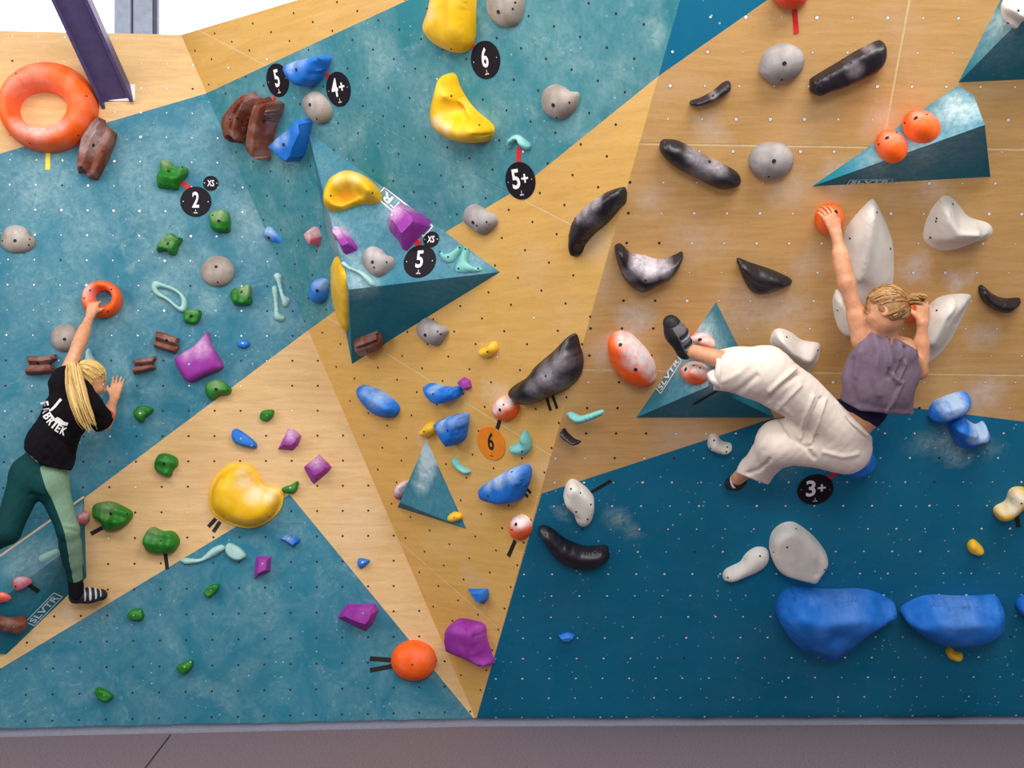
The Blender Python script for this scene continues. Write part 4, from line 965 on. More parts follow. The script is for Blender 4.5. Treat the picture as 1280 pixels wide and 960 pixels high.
ball(4, F3t, 'orange', 622, 687, 76, 74, .09, 'left and smaller orange ball on the upper right wedge', bolts=[(610, 662, B), (655, 635), (570, 692)], chalk=[(630, 660, 50, .2)], n=52)
ball(0, RF, 'orange', 1038.5, 276, 18.5, 20, .095, 'orange ball gripped by the right climber\'s left hand', bolts=[(1045, 265, B)], rot=20)
ball(0, RF, 'orange', 1142, 392, 15, 14, .08, 'orange ball behind the right climber\'s hair and right hand')
ball(0, MH, 'orange', 629.5, 512, 16, 15.5, .085, 'small orange ball with white top above the orange 6 tag', chalk=[(625, 505, 11, 1.0), (618, 512, 8, .9), (634, 503, 8, .8)], bolts=[(625, 512.5, B), (629.5, 506)])
tape(10, MH, (1211, 240), (1196, 292), 20, 'tape_black', 'short black tape strip between chalky ball and orange 6 tag')
grade_tag(10, MH, 1169, 360, 63, 84, '6', 'round orange grade tag with black number 6', col_='orange', rot=-8)
ball(0, MH, 'orange', 648, 660.5, 13.5, 16, .08, 'small half-white orange ball above a slanted black tape, low on the fold', chalk=[(648, 651, 11, 1.0), (640, 652, 8, .9), (656, 652, 8, .9)], bolts=[(645, 655.5, B), (640, 662)])
tape(11, MH, (92, 828), (60, 902), 20, 'tape_black', 'black tape strip slanting below the low half-white orange ball')
ball(14, LF, 'orange', 795, 525, 111, 99, .10, 'big plain orange ball near the foot of the wall', bolts=[(788, 540), (905, 522)], n=60, rings=12)
tape(14, LF, (692, 519), (585, 511), 22, 'tape_black', 'upper black tape strip pointing left from the big plain orange ball', 'tapes beside the big orange ball')
tape(14, LF, (692, 548), (585, 568), 22, 'tape_black', 'lower black tape strip pointing left from the big plain orange ball', 'tapes beside the big orange ball')

# ---- white holds
H(0, RF, 'white', [(1094.5, 252.5), (1100, 259), (1110, 279), (1119, 305), (1121.5, 331), (1120, 360), (1110, 385), (1090, 395), (1070, 378), (1061, 345), (1058, 330), (1057.5, 305), (1062, 288), (1075, 271), (1088, 257)], .15, 'tall white ridged fin hold rising above the right climber\'s head', n=72, rings=12, prof='cone', soften=0, ridge=[(1094, 264), (1088, 305), (1077, 352)], bolts=[(1096, 265.5), (1062.5, 298), (1113, 311)])
H(0, RF, 'white', [(1046, 368), (1050, 366), (1064, 385), (1076, 405), (1072, 420), (1063, 425), (1053, 418), (1046, 402), (1042.5, 382)], .10, 'white hold mostly hidden behind the right climber\'s raised arm', prof='soft', bolts=[(1047, 388)])
H(8, RF, 'white', [(890, 80), (912, 75), (935, 80), (975, 120), (1020, 175), (1110, 205), (1137, 240), (1120, 275), (1050, 300), (950, 335), (880, 338), (820, 310), (800, 270), (810, 210), (840, 140)], .16, 'large white three-cornered sloper at upper right', n=72, rings=12, prof='soft', soften=1, ridge=[(903, 105), (915, 190), (950, 245), (1060, 250)], bolts=[(925, 97), (818, 257), (1117, 243), (848, 165), (845, 180)])
H(8, RF, 'white', [(1027, 552), (1018, 600), (985, 670), (950, 740), (915, 795), (880, 835), (800, 895), (770, 880), (765, 760), (790, 650), (830, 600), (870, 565), (940, 548)], .15, 'large white leaf sloper beside the right climber\'s right forearm', n=72, rings=12, prof='soft', ridge=[(960, 585), (890, 650), (830, 780)], bolts=[(848, 607), (998, 595), (888, 820)])
H(8, RF, 'white', [(55, 765), (75, 720), (110, 710), (160, 730), (210, 765), (290, 780), (297, 810), (285, 870), (235, 925), (180, 905), (130, 860), (65, 800)], .12, 'white saddle-shaped hold above the white trouser knee', n=60, rings=11, prof='soft', ridge=[(110, 760), (170, 820), (240, 850)], bumps=[(220, 795, 30, -.03)], bolts=[(128, 735), (83, 795), (277, 798), (128, 857)])
H(4, F4t, 'white', [(1178, 60), (1195, 20), (1215, -20), (1262, -40), (1275, 30), (1262, 85), (1225, 90), (1200, 122), (1182, 118)], .10, 'white hold on the pyramid volume in the top right corner', chalk=[(1240, 30, 60, .4)], bolts=[(1190, 110), (1240, 50)])
H(11, RF, 'white', [(325, 625), (340, 570), (370, 548), (420, 575), (455, 610), (472, 640), (472, 690), (455, 735), (420, 755), (385, 740), (368, 690), (332, 655)], .10, 'white kidney hold beside the fold of the dark teal wall', n=56, rings=11, prof='slab', ridge=[(375, 610), (425, 680)], bolts=[(360, 580), (405, 600), (455, 655), (385, 690), (440, 725)])
tape(11, RF, (455, 598), (553, 540), 17, 'tape_black', 'black tape strip pointing up right from the white kidney hold')
H(11, RF, 'white', [(1020, 355), (1035, 327), (1065, 328), (1088, 360), (1130, 370), (1132, 398), (1100, 412), (1050, 405), (1020, 388)], .07, 'small white notched hold at the plywood and teal border', bolts=[(1047, 348), (1030, 385), (1110, 380), (1105, 402)])
H(0, RF, 'white', [(904, 722), (907, 715), (916, 710), (926, 705), (933, 695), (945, 687), (957, 687.5), (962, 694), (960, 705), (950, 714), (935, 720), (915, 727), (906, 727)], .07, 'slim white curved hold left of the big white shield hold', bolts=[(950, 695), (910, 722)], chalk=[])
H(0, RF, 'white', [(963, 686), (966, 671), (976, 660.5), (990, 656.6), (1003, 662), (1020, 676), (1033, 693), (1036, 702), (1034, 706), (1028, 716), (1019, 727.7), (997, 722.6), (976, 716), (966, 703)], .11, 'big white shield-shaped hold on the dark teal', n=60, rings=14, prof='slab', soften=1, ridge=[(988, 680), (1012, 708)], grooves=[([(1004, 668), (1024, 694), (1020, 716)], 6, -.012)], bolts=[(984, 684), (967, 690), (995, 661), (1031, 712)])

# ---- lower middle wall, blue and mint
H(10, MH, 'blue', [(515, 110), (530, 88), (580, 95), (640, 125), (700, 175), (710, 210), (690, 240), (640, 242), (590, 220), (540, 160)], .10, 'long blue drop hold at the left of the honey plywood', n=56, chalk=[(620, 130, 60, .35), (560, 105, 40, .3)], ridge=[(550, 125), (660, 200)])
H(10, MH, 'blue', [(848, 95), (860, 78), (910, 88), (960, 97), (1005, 92), (1013, 110), (1005, 140), (930, 172), (890, 150)], .10, 'blue pointed ledge hold, topmost of the two near the fold seam', n=48, prof='slab', ridge=[(880, 125), (980, 125)], chalk=[(890, 92, 30, .4)], bolts=[(888, 125)])
H(10, MH, 'blue', [(900, 265), (925, 248), (970, 233), (1030, 225), (1040, 245), (1032, 310), (1020, 350), (980, 378), (960, 370), (930, 310)], .13, 'blue wedge hold above the small thin triangle volume', n=50, prof='slab', ridge=[(960, 290), (1000, 285)], chalk=[(935, 262, 40, .4), (990, 245, 40, .25)], bolts=[(958, 300)])
H(10, MH, 'yellow', [(820, 305), (840, 285), (860, 262), (890, 270), (900, 300), (880, 325), (845, 332)], .06, 'small yellow hold on the tip of the thin triangle volume', bolts=[(845, 305)])
H(10, MH, 'pink', [(706, 575), (720, 555), (762, 545), (755, 590), (735, 634), (720, 628)], .07, 'pale pink hold at left corner of the thin triangle volume', chalk=[(735, 580, 40, .6)])
H(10, F6, 'yellow', [(958, 712), (985, 692), (1020, 700), (1025, 722), (990, 740), (962, 735)], .035, 'small yellow foothold on the lower corner of the thin triangle', bolts=[(990, 715, 'pin')])
H(10, MH, 'mint', [(978, 440), (990, 430), (1020, 468), (1062, 495), (1055, 510), (1020, 503), (990, 472)], .035, 'small mint crescent hold right of the thin triangle volume')
H(0, MH, 'blue', [(600.5, 614), (602, 607), (622, 594.5), (640, 585), (657, 584), (659, 597), (655, 611), (649, 625), (637, 629), (620, 629), (605, 625)], .12, 'large blue hold with chalked top beside two short tapes', n=52, prof='slab', ridge=[(618, 614), (645, 606)], chalk=[(625, 596, 12, .7), (612, 602, 10, .5), (640, 590, 12, .5)], bolts=[(640, 590), (610, 620)])
tape(11, MH, (135, 568), (168, 600), 16, 'tape_black', 'upper short black tape right of the large chalked blue hold', 'tapes beside the chalked blue hold')
tape(11, MH, (122, 590), (155, 618), 16, 'tape_black', 'lower short black tape right of the large chalked blue hold', 'tapes beside the chalked blue hold')
H(11, MH, 'mint', [(58, 380), (100, 362), (120, 322), (130, 300), (152, 328), (160, 380), (145, 410), (110, 420), (70, 400)], .07, 'mint scooped hold right of the orange 6 tag', bumps=[(110, 370, 25, -.03)], bolts=[(125, 400)], n=48)
H(11, MH, 'mint', [(333, 225), (350, 215), (395, 232), (440, 222), (500, 205), (503, 228), (450, 255), (385, 272), (365, 250)], .05, 'mint flat winged hold under the big black shark fin', n=48, ridge=[(355, 230), (400, 250), (480, 225)])
H(14, MH, 'purple', [(955, 450), (955, 385), (970, 345), (1000, 332), (1050, 340), (1112, 362), (1125, 430), (1158, 535), (1150, 550), (1060, 510), (1000, 490), (965, 470)], .14, 'big purple hold with a drawn-out corner at the foot of the middle wall', n=60, prof='slab', ridge=[(1010, 400), (1080, 440)])
H(14, MH, 'blue', [(1040, 182), (1080, 183), (1140, 182), (1145, 205), (1143, 230), (1120, 258), (1080, 235)], .07, 'small blue wedge foothold low on the honey plywood', sharp=True, n=30, prof='facet', ridge=[(1110, 205), (1118, 225)])

# ---- left wall, lower part
H(9, LF, 'green', [(985, 100), (1000, 65), (1050, 55), (1085, 75), (1110, 100), (1100, 125), (1060, 130), (1020, 152), (990, 130)], .065, 'green hold below the big purple square at the teal edge', prof='slab', chalk=[(1040, 70, 40, .3)], bolts=[(1037, 103, B), (1095, 108)], bumps=[(1010, 120, 20, .015), (1070, 100, 20, .012)])
H(9, LF, 'green', [(640, 215), (660, 185), (700, 182), (735, 195), (725, 218), (700, 235), (685, 260), (655, 248)], .055, 'green hold right of the left climber\'s elbow', prof='slab', bolts=[(672, 218, 'pin')], bumps=[(710, 205, 15, .015)])
H(9, LF, 'green', [(740, 460), (760, 415), (800, 410), (845, 430), (852, 465), (830, 490), (818, 522), (785, 515), (745, 490)], .065, 'green flower-shaped hold on pale plywood above the two leafy ones', prof='slab', bolts=[(787, 460, B)], bumps=[(770, 440, 16, .015), (825, 445, 16, .015), (815, 500, 16, .012)])
H(9, LF, 'green', [(448, 660), (480, 645), (530, 640), (590, 665), (630, 690), (630, 720), (590, 765), (525, 785), (495, 770), (480, 740), (448, 715)], .09, 'larger green leafy hold right of the left climber\'s knee', prof='slab', chalk=[(515, 665, 45, .35)], bolts=[(532, 700, B), (610, 700)], bumps=[(560, 740, 30, .02), (480, 700, 20, .015)])
tape(9, LF, (492, 766), (437, 796), 20, 'tape_black', 'short black tape strip at lower left of the larger green leafy hold')
H(9, LF, 'green', [(685, 825), (705, 780), (735, 763), (780, 782), (830, 785), (860, 825), (850, 860), (820, 890), (720, 888), (690, 855)], .085, 'green leafy hold standing on a black tape like a tree', prof='slab', chalk=[(735, 785, 40, .3)], bolts=[(773, 825, B)], bumps=[(820, 840, 25, .018), (725, 850, 25, .018)])
tape(9, LF, (792, 880), (803, 965), 18, 'tape_black', 'long black tape strip hanging below the second green leafy hold')
H(9, LF, 'blue', [(1112, 310), (1130, 290), (1170, 310), (1225, 355), (1232, 380), (1215, 385), (1150, 370), (1118, 350)], .06, 'blue drop-shaped hold on the pale plywood above the big yellow jug', prof='slab', bolts=[(1155, 340, 'pin'), (1208, 372, 'pin')])
H(0, LF, 'yellow', [(259.5, 628), (261, 612), (268, 595), (282, 582), (297, 577.5), (312, 581), (321, 592), (329, 605), (340, 610), (352, 613), (353.5, 622), (350, 636), (340, 648), (326, 657), (310, 661), (290, 657), (273, 649), (263, 640)], .15, 'big yellow bean jug with a smeared chalky dent on pale plywood', n=84, rings=16, flange=.012,
  ridge=[(288, 618), (305, 635), (322, 640)], power=.85, bumps=[(311, 603, 13, -.055), (322, 612, 12, -.05), (301, 594, 10, -.02)], soften=6, chalk=[(305, 603, 10, .5), (318, 618, 12, .6), (335, 620, 10, .5), (302, 590, 8, .35)])
tape(9, LF, (1036, 722), (1000, 762), 18, 'tape_black', 'left black tape strip of the pair under the big yellow bean jug', 'tapes under the yellow bean jug')
tape(9, LF, (1056, 738), (1024, 786), 18, 'tape_black', 'right black tape strip of the pair under the big yellow bean jug', 'tapes under the yellow bean jug')
H(9, LF, 'mint_pale', [(862, 925), (890, 912), (960, 915), (1010, 870), (1060, 848), (1082, 865), (1050, 890), (985, 925), (900, 942)], .035, 'pale mint wavy bone hold under the big yellow bean jug', n=48)
H(9, LF, 'mint_pale', [(1080, 862), (1100, 840), (1150, 862), (1182, 900), (1160, 920), (1130, 925), (1090, 900)], .045, 'pale mint block hold at the right end of the wavy bone', n=36, prof='slab')
H(14, LF, 'purple', [(35, 30), (40, 20), (110, 22), (106, 95), (60, 115), (27, 132), (25, 105)], .075, 'small purple square hold with drawn-down corner on lower teal', prof='facet', sharp=True, n=32, ridge=[(72, 58), (70, 75)], bolts=[(70, 58, 'pin')])
H(10, LF, 'green', [(55, 230), (70, 205), (120, 200), (122, 225), (110, 245), (85, 256), (60, 245)], .05, 'small green ring-like hold left of the small purple holds', prof='slab', bolts=[(90, 228, 'pin')])
H(10, LF, 'purple', [(140, 390), (165, 340), (190, 290), (215, 288), (255, 325), (240, 370), (215, 397)], .08, 'upper of two pale-topped purple holds on pale plywood', sharp=True, n=36, prof='facet', ridge=[(195, 350), (215, 345)], chalk=[(205, 310, 40, .5)], bolts=[(210, 338, 'pin')])
H(10, LF, 'purple', [(265, 475), (340, 412), (402, 475), (385, 500), (350, 530), (315, 560), (300, 545), (270, 490)], .085, 'lower of two pale-topped purple holds on pale plywood', sharp=True, n=40, prof='facet', ridge=[(325, 480), (345, 480)], chalk=[(325, 440, 40, .45)], bolts=[(325, 458, 'pin')])
H(10, LF, 'green', [(160, 580), (175, 570), (205, 560), (235, 543), (243, 555), (230, 595), (200, 602), (170, 595)], .05, 'small green hold at the right tip of the big yellow bean jug', prof='slab', bolts=[(203, 575, 'pin')])
H(10, LF, 'blue', [(147, 820), (185, 803), (250, 820), (250, 835), (215, 865)], .06, 'small blue pointed hold under the apex of the lower teal triangle', sharp=True, n=30, prof='facet', ridge=[(205, 825), (215, 835)], chalk=[(185, 810, 30, .3)], bolts=[(195, 822, 'pin')])
H(14, LF, 'blue', [(525, 50), (535, 30), (580, 38), (582, 50), (545, 80), (528, 70)], .045, 'tiny blue hold alone on the pale plywood strip', bolts=[(550, 50, 'pin')])
H(14, LF, 'purple', [(428, 320), (435, 300), (455, 275), (480, 250), (545, 252), (610, 250), (628, 280), (600, 350), (565, 385), (520, 370)], .10, 'purple wedge hold at the right edge of the lower teal triangle', sharp=True, n=48, prof='facet', ridge=[(500, 295), (560, 310)], bolts=[(552, 295, 'pin')])
H(13, LF, 'green', [(612, 300), (630, 278), (670, 272), (690, 300), (680, 328), (640, 328), (618, 318)], .05, 'small green hold on lower teal, nearest to the left climber\'s shoe', prof='slab', bolts=[(640, 305, 'pin'), (672, 285, 'pin')])
H(13, LF, 'green', [(978, 190), (1000, 165), (1045, 152), (1052, 168), (1040, 190), (1005, 218), (985, 205)], .05, 'small green hold under the pale mint wavy bone', prof='slab', bolts=[(1012, 185, 'pin')])
H(13, LF, 'green', [(848, 550), (880, 530), (920, 518), (926, 540), (915, 565), (880, 585), (855, 570)], .05, 'small green hold low in the middle of the lower teal triangle', prof='slab', bolts=[(885, 552, 'pin'), (915, 528, 'pin')])
H(13, LF, 'green', [(455, 660), (480, 652), (520, 670), (545, 695), (510, 718), (470, 702)], .05, 'lowest small green hold, closest to the mat', prof='slab', bolts=[(500, 688, 'pin'), (468, 665)])
H(13, F2t, 'pink', [(60, 145), (80, 120), (130, 118), (142, 135), (120, 155), (75, 177), (62, 165)], .05, 'pale pink hold on the ridge of the lower left wedge volume', chalk=[(100, 125, 30, .4)], bolts=[(75, 165)])
tape(13, F2b, (128, 152), (186, 190), 22, 'tape_black', 'black tape strip beside the pink hold on the lower left wedge')
H(13, F2t, 'red_orange', [(-20, 200), (0, 192), (30, 195), (43, 212), (25, 226), (0, 234), (-20, 230)], .05, 'red hold at the left edge on the lower left wedge', chalk=[(15, 205, 20, .2)])
H(9, F2t, 'mint_pale', [(186, 915), (205, 895), (235, 882), (280, 868), (278, 886), (225, 915), (192, 930)], .03, 'pale mint sliver hold on the top face of the lower left wedge')
H(9, LF, 'pink', [(375, 715), (395, 690), (418, 705), (415, 740), (392, 754), (378, 738)], .16, 'pink hold behind the left climber\'s right knee', chalk=[(410, 705, 20, .4)])
H(13, F2b, 'brown', [(-30, 325), (0, 318), (60, 325), (125, 320), (132, 342), (110, 365), (80, 385), (20, 375), (-30, 365)], .06, 'reddish brown ledge hold at the bottom left corner', bolts=[(65, 360, 'pin')], prof='slab')

# ---- big blue features and small holds, right wall
H(16, RF, 'blue', [(80, 300), (95, 240), (145, 197), (200, 190), (300, 202), (390, 203), (480, 200), (560, 215), (630, 250), (660, 275), (640, 300), (540, 360), (440, 450), (365, 508), (300, 505), (240, 480), (170, 440), (110, 370)], .26, 'largest blue sloper with a hanging belly near the floor', n=90, rings=20, prof='dome', power=.9, soften=14, comp=.2,
  ridge=[(180, 300), (300, 360), (440, 330), (590, 280)], bumps=[(370, 400, 50, -.03)], chalk=[(420, 235, 120, .09)])
H(16, RF, 'blue', [(680, 300), (740, 255), (820, 230), (950, 233), (1060, 232), (1140, 230), (1168, 265), (1175, 310), (1165, 370), (1060, 425), (950, 443), (820, 418), (720, 350)], .24, 'second big blue sloper right of the largest one', n=84, rings=20, power=.9, soften=14, comp=.2, ridge=[(780, 310), (960, 360), (1090, 340)], chalk=[(980, 265, 110, .12)])
H(0, RF, 'blue', [(1272, 762), (1278, 752), (1292, 747), (1310, 760), (1300, 776), (1281, 773)], .12, 'blue sloper cut by the right edge of the picture')
H(12, RF, 'blue', [(820, 230), (850, 180), (920, 150), (980, 135), (1015, 145), (1018, 180), (990, 220), (930, 250), (870, 270), (825, 258)], .15, 'chalky blue oval ball hold at plywood border on the right', n=56, rings=11, ridge=[(890, 215), (960, 185)], chalk=[(945, 180, 50, .7), (900, 200, 40, .45)])
H(12, RF, 'blue', [(915, 290), (925, 255), (970, 238), (1010, 270), (1050, 292), (1085, 276), (1100, 305), (1115, 335), (1110, 365), (1060, 362), (1030, 375), (990, 390), (945, 372)], .15, 'chalky blue knuckle-shaped hold below the blue oval ball', n=60, rings=11, ridge=[(960, 310), (1030, 330), (1085, 325)], chalk=[(1075, 325, 45, .85), (1030, 320, 40, .5)])
H(12, RF, 'blue', [(335, 470), (400, 430), (490, 375), (540, 410), (567, 460), (545, 500), (470, 535), (400, 522)], .19, 'rounded blue hold below the seat of the white trousers', n=56, rings=11, ridge=[(420, 480), (500, 450)], chalk=[(505, 405, 50, .6)])
tape(12, RF, (326, 528), (374, 500), 24, 'tape_red', 'short red tape strip from the 3+ tag to the blue hold')
grade_tag(12, RF, 265, 582, 86, 72, '3+', 'round black grade tag with 3+ on the dark teal', rot=6)
H(15, RF, 'blue', [(300, 405), (345, 390), (378, 402), (350, 430), (320, 425)], .035, 'tiny blue foothold alone low on the dark teal', sharp=True, n=24, prof='facet')
H(16, RF, 'yellow', [(895, 478), (918, 465), (940, 485), (975, 493), (962, 520), (920, 518), (900, 505)], .05, 'small yellow foothold under the second big blue sloper')
H(12, RF, 'yellow', [(998, 860), (1010, 837), (1035, 832), (1075, 872), (1070, 892), (1030, 897), (1005, 885)], .05, 'small yellow foothold above the second big blue sloper')
H(12, RF, 'yellow', [(1128, 690), (1145, 672), (1185, 650), (1205, 600), (1240, 583), (1285, 590), (1300, 630), (1260, 680), (1210, 720), (1150, 732), (1130, 712)], .09, 'yellow hold with a chalk-white scoop at the right edge', n=52, chalk=[(1235, 630, 40, .95), (1210, 670, 36, .9), (1165, 690, 26, .6)], bumps=[(1200, 650, 25, -.02)], bolts=[(1255, 650)])
tape(12, RF, (1232, 708), (1240, 764), 22, 'tape_black', 'black tape strip hanging below the yellow and white hold')
# ------------------------------------------------------------------ people: bodies and clothes as smooth distance fields, meshed once each
def va(v): return np.array(v, float)
def unit(v): v = va(v); return v/np.linalg.norm(v)
class Field:
    def __init__(s, lo, hi, h):
        s.lo, s.h = va(lo), h; s.n = np.ceil((va(hi)-va(lo))/h).astype(int)+1
        s.f = np.full(s.n, 1.0, np.float32)
    def block(s, lo, hi):
        i0 = np.clip(np.floor((lo-s.lo)/s.h).astype(int), 0, s.n-1); i1 = np.clip(np.ceil((hi-s.lo)/s.h).astype(int)+1, 1, s.n)
        if (i1 <= i0).any(): return None
        sl = tuple(slice(a, b) for a, b in zip(i0, i1))
        g = [(s.lo[k]+np.arange(i0[k], i1[k])*s.h).astype(np.float32) for k in range(3)]
        return sl, np.meshgrid(*g, indexing='ij', sparse=True)
    def put(s, sl, d, k):
        f = s.f[sl]
        if k > 0:
            hh = np.maximum(k-np.abs(f-d), 0)/k; s.f[sl] = np.minimum(f, d)-hh*hh*k*0.25
        else: s.f[sl] = np.minimum(f, d)
    def cap(s, a, b, ra, rb=None, k=0.02, flat=None, ff=1.0):
        """tapered capsule; flat/ff: squash by ff along the direction flat"""
        rb = ra if rb is None else rb; a, b = va(a), va(b); m = max(ra, rb)+k+2*s.h
        q = s.block(np.minimum(a, b)-m, np.maximum(a, b)+m)
        if q is None: return
        sl, (X, Y, Z) = q; ab = b-a; L2 = max(ab @ ab, 1e-9)
        t = np.clip(((X-a[0])*ab[0]+(Y-a[1])*ab[1]+(Z-a[2])*ab[2])/L2, 0, 1)
        dx, dy, dz = X-a[0]-t*ab[0], Y-a[1]-t*ab[1], Z-a[2]-t*ab[2]
        if flat is not None:
            w = unit(flat); e = (dx*w[0]+dy*w[1]+dz*w[2])*(ff-1); dx, dy, dz = dx+e*w[0], dy+e*w[1], dz+e*w[2]
        d = np.sqrt(dx*dx+dy*dy+dz*dz)-(ra+(rb-ra)*t)
        if flat is not None: d = d/math.sqrt(ff)
        s.put(sl, d.astype(np.float32), k)
    def chain(s, pts, rs, k=0.02, **kw):
        for i in range(len(pts)-1): s.cap(pts[i], pts[i+1], rs[i], rs[i+1], k, **kw)
    def ell(s, c, ax, r, k=0.015, sub=False):
        c = va(c); m = max(r)+k+2*s.h; q = s.block(c-m, c+m)
        if q is None: return
        sl, (X, Y, Z) = q; x, y, z = X-c[0], Y-c[1], Z-c[2]
        u = [(x*a[0]+y*a[1]+z*a[2]) for a in ax]
        k0 = np.sqrt(sum((a/b)**2 for a, b in zip(u, r))); k1 = np.sqrt(sum((a/(b*b))**2 for a, b in zip(u, r)))+1e-9
        d = (k0*(k0-1)/k1).astype(np.float32)
        if sub: s.f[sl] = np.maximum(s.f[sl], -d)
        else: s.put(sl, d, k)
    def plane(s, p, n):
        """keep the side the normal n points away from"""
        g = [(s.lo[k]+np.arange(s.n[k])*s.h).astype(np.float32) for k in range(3)]; n = unit(n)
        X, Y, Z = np.meshgrid(*g, indexing='ij', sparse=True)
        s.f = np.maximum(s.f, ((X-p[0])*n[0]+(Y-p[1])*n[1]+(Z-p[2])*n[2]).astype(np.float32))
    def copy(s):
        c = Field.__new__(Field); c.lo, c.h, c.n, c.f = s.lo, s.h, s.n, s.f.copy(); return c
    def mesh(s, smooth=2):
        f = s.f.copy(); f[0], f[-1], f[:, 0], f[:, -1], f[:, :, 0], f[:, :, -1] = 1, 1, 1, 1, 1, 1
        ins = f < 0; nx, ny, nz = f.shape
        c = np.zeros((nx-1, ny-1, nz-1), np.int8)
        for i in (0, 1):
            for j in (0, 1):
                for k in (0, 1): c += ins[i:nx-1+i, j:ny-1+j, k:nz-1+k]
        act = np.argwhere((c > 0) & (c < 8)); idx = np.full(c.shape, -1, np.int64); idx[tuple(act.T)] = np.arange(len(act))
        acc = np.zeros((len(act), 3)); cnt = np.zeros(len(act)); cor = [(i, j, k) for i in (0, 1) for j in (0, 1) for k in (0, 1)]
        for a in cor:
            for b in cor:
                if sum(b)-sum(a) == 1 and all(y >= x for x, y in zip(a, b)):
                    fa = f[tuple((act+a).T)].astype(float); fb = f[tuple((act+b).T)].astype(float); m = (fa < 0) != (fb < 0)
                    t = np.where(m, fa/np.where(m, fa-fb, 1), 0)
                    acc[m] += (np.array(a)+np.outer(t, np.array(b)-np.array(a)))[m]; cnt[m] += 1
        V = s.lo+(act+acc/cnt[:, None])*s.h
        Q = []
        for ax in range(3):
            d = [0, 0, 0]; d[ax] = 1
            A0 = ins; sl0 = [slice(1, -1)]*3; sl0[ax] = slice(0, -1); sl1 = [slice(1, -1)]*3; sl1[ax] = slice(1, None)
            a0, a1 = ins[tuple(sl0)], ins[tuple(sl1)]
            e = np.argwhere(a0 != a1); fl = a0[tuple(e.T)]
            off = np.ones(3, int); off[ax] = 0; e = e+off
            u, w = [(1, 2), (2, 0), (0, 1)][ax]; U = np.zeros(3, int); U[u] = 1; Wv = np.zeros(3, int); Wv[w] = 1
            q = np.stack([idx[tuple((e-U-Wv).T)], idx[tuple((e-Wv).T)], idx[tuple(e.T)], idx[tuple((e-U).T)]], 1)
            q[~fl] = q[~fl][:, ::-1]; Q.append(q)
        Q = np.vstack(Q); Q = Q[(Q >= 0).all(1)]
        for _ in range(smooth):
            S_ = np.zeros_like(V); n_ = np.zeros(len(V))
            for i in range(4):
                np.add.at(S_, Q[:, i], V[Q[:, (i+1) % 4]]+V[Q[:, (i-1) % 4]]); np.add.at(n_, Q[:, i], 2)
            V = V*0.45+0.55*S_/np.maximum(n_, 1)[:, None]
        return V, Q
def vnormals(V, Q):
    n = np.cross(V[Q[:, 2]]-V[Q[:, 0]], V[Q[:, 3]]-V[Q[:, 1]]); N_ = np.zeros_like(V)
    for i in range(4): np.add.at(N_, Q[:, i], n)
    return N_/np.maximum(np.linalg.norm(N_, axis=1), 1e-9)[:, None]
def sculpt(V, Q, folds, ripple=0.0):
    """press cloth folds into a mesh: each fold is a polyline of picture points with a radius and a height"""
    Nn = vnormals(V, Q); X = 640+V[:, 0]/V[:, 1]*F; Y = 480-(V[:, 2]-ZC)/V[:, 1]*F; face = np.clip(-Nn[:, 1]*2, 0, 1); D = np.zeros(len(V))
    for pts, r, amp in folds:
        for i in range(len(pts)-1):
            a, b = va(pts[i]), va(pts[i+1]); ab = b-a; t = np.clip(((X-a[0])*ab[0]+(Y-a[1])*ab[1])/(ab @ ab), 0, 1)
            d = np.hypot(X-a[0]-t*ab[0], Y-a[1]-t*ab[1])/r
            g_ = amp*np.exp(-d*d); D = np.where(np.abs(g_) > np.abs(D), g_, D)
    if ripple:
        D2 = ripple*(np.sin(V[:, 0]*61+np.sin(V[:, 2]*37)*2)*np.sin(V[:, 2]*53+V[:, 0]*21+1)+.6*np.sin(V[:, 0]*113-V[:, 2]*87+np.sin(V[:, 1]*60)))
    else: D2 = 0
    return V+Nn*(D*face+D2)[:, None]
def J(fr, px, py, d): return va(P(px, py, fr.hit(px, py).y-d))
def cutplane(p, q, Y, keep):
    """plane through two picture points, running away from the camera; keeps the side of the picture point keep"""
    a, b, c = va(P(p[0], p[1], Y)), va(P(q[0], q[1], Y)), va(CAM)
    n = np.cross(b-a, a-c); n = unit(n); k = va(P(keep[0], keep[1], Y))
    if (k-a) @ n > 0: n = -n
    return a, n

SKIN, nt, b = new_mat('fair_skin'); v = coords(nt)
L(nt, mix(nt, ramp(nt, noise(nt, 26, 4, 0.6, v), .3, .7), lin(202, 138, 100), lin(222, 164, 126)), b.inputs['Base Color'])
b.inputs['Roughness'].default_value = .5; b.inputs['Subsurface Weight'].default_value = 0.08; b.inputs['Subsurface Radius'].default_value = (.02, .008, .005)
def cloth(name, c, var=.1, scale=55, rough=.9, bs=.25):
    return plain_mat(name, c, rough, 0, var, scale, bs, spec=.15)
NAVY = cloth('navy_fabric', lin(24, 26, 56)); SHIRT = cloth('mauve_grey_fabric', lin(124, 106, 124), var=.06); CREAM = cloth('cream_cotton', lin(234, 220, 208), var=.04)
BLACKT = cloth('black_fabric', lin(16, 13, 18), bs=.1); LEG = cloth('dark_green_stretch_fabric', lin(6, 58, 60), rough=.75, bs=.08); LEGP = cloth('pale_green_stretch_fabric', lin(120, 152, 128), rough=.75, bs=.08)
CUFF = cloth('orange_red_cuff', lin(216, 60, 30)); SEAM = cloth('pale_seam_thread', lin(200, 190, 178))
SHOE = plain_mat('grey_shoe_upper', lin(104, 100, 102), .7, bump_s=.1); RUBBER = plain_mat('black_shoe_rubber', lin(30, 28, 32), .6); STRAPB = plain_mat('black_strap', lin(24, 24, 30), .7)
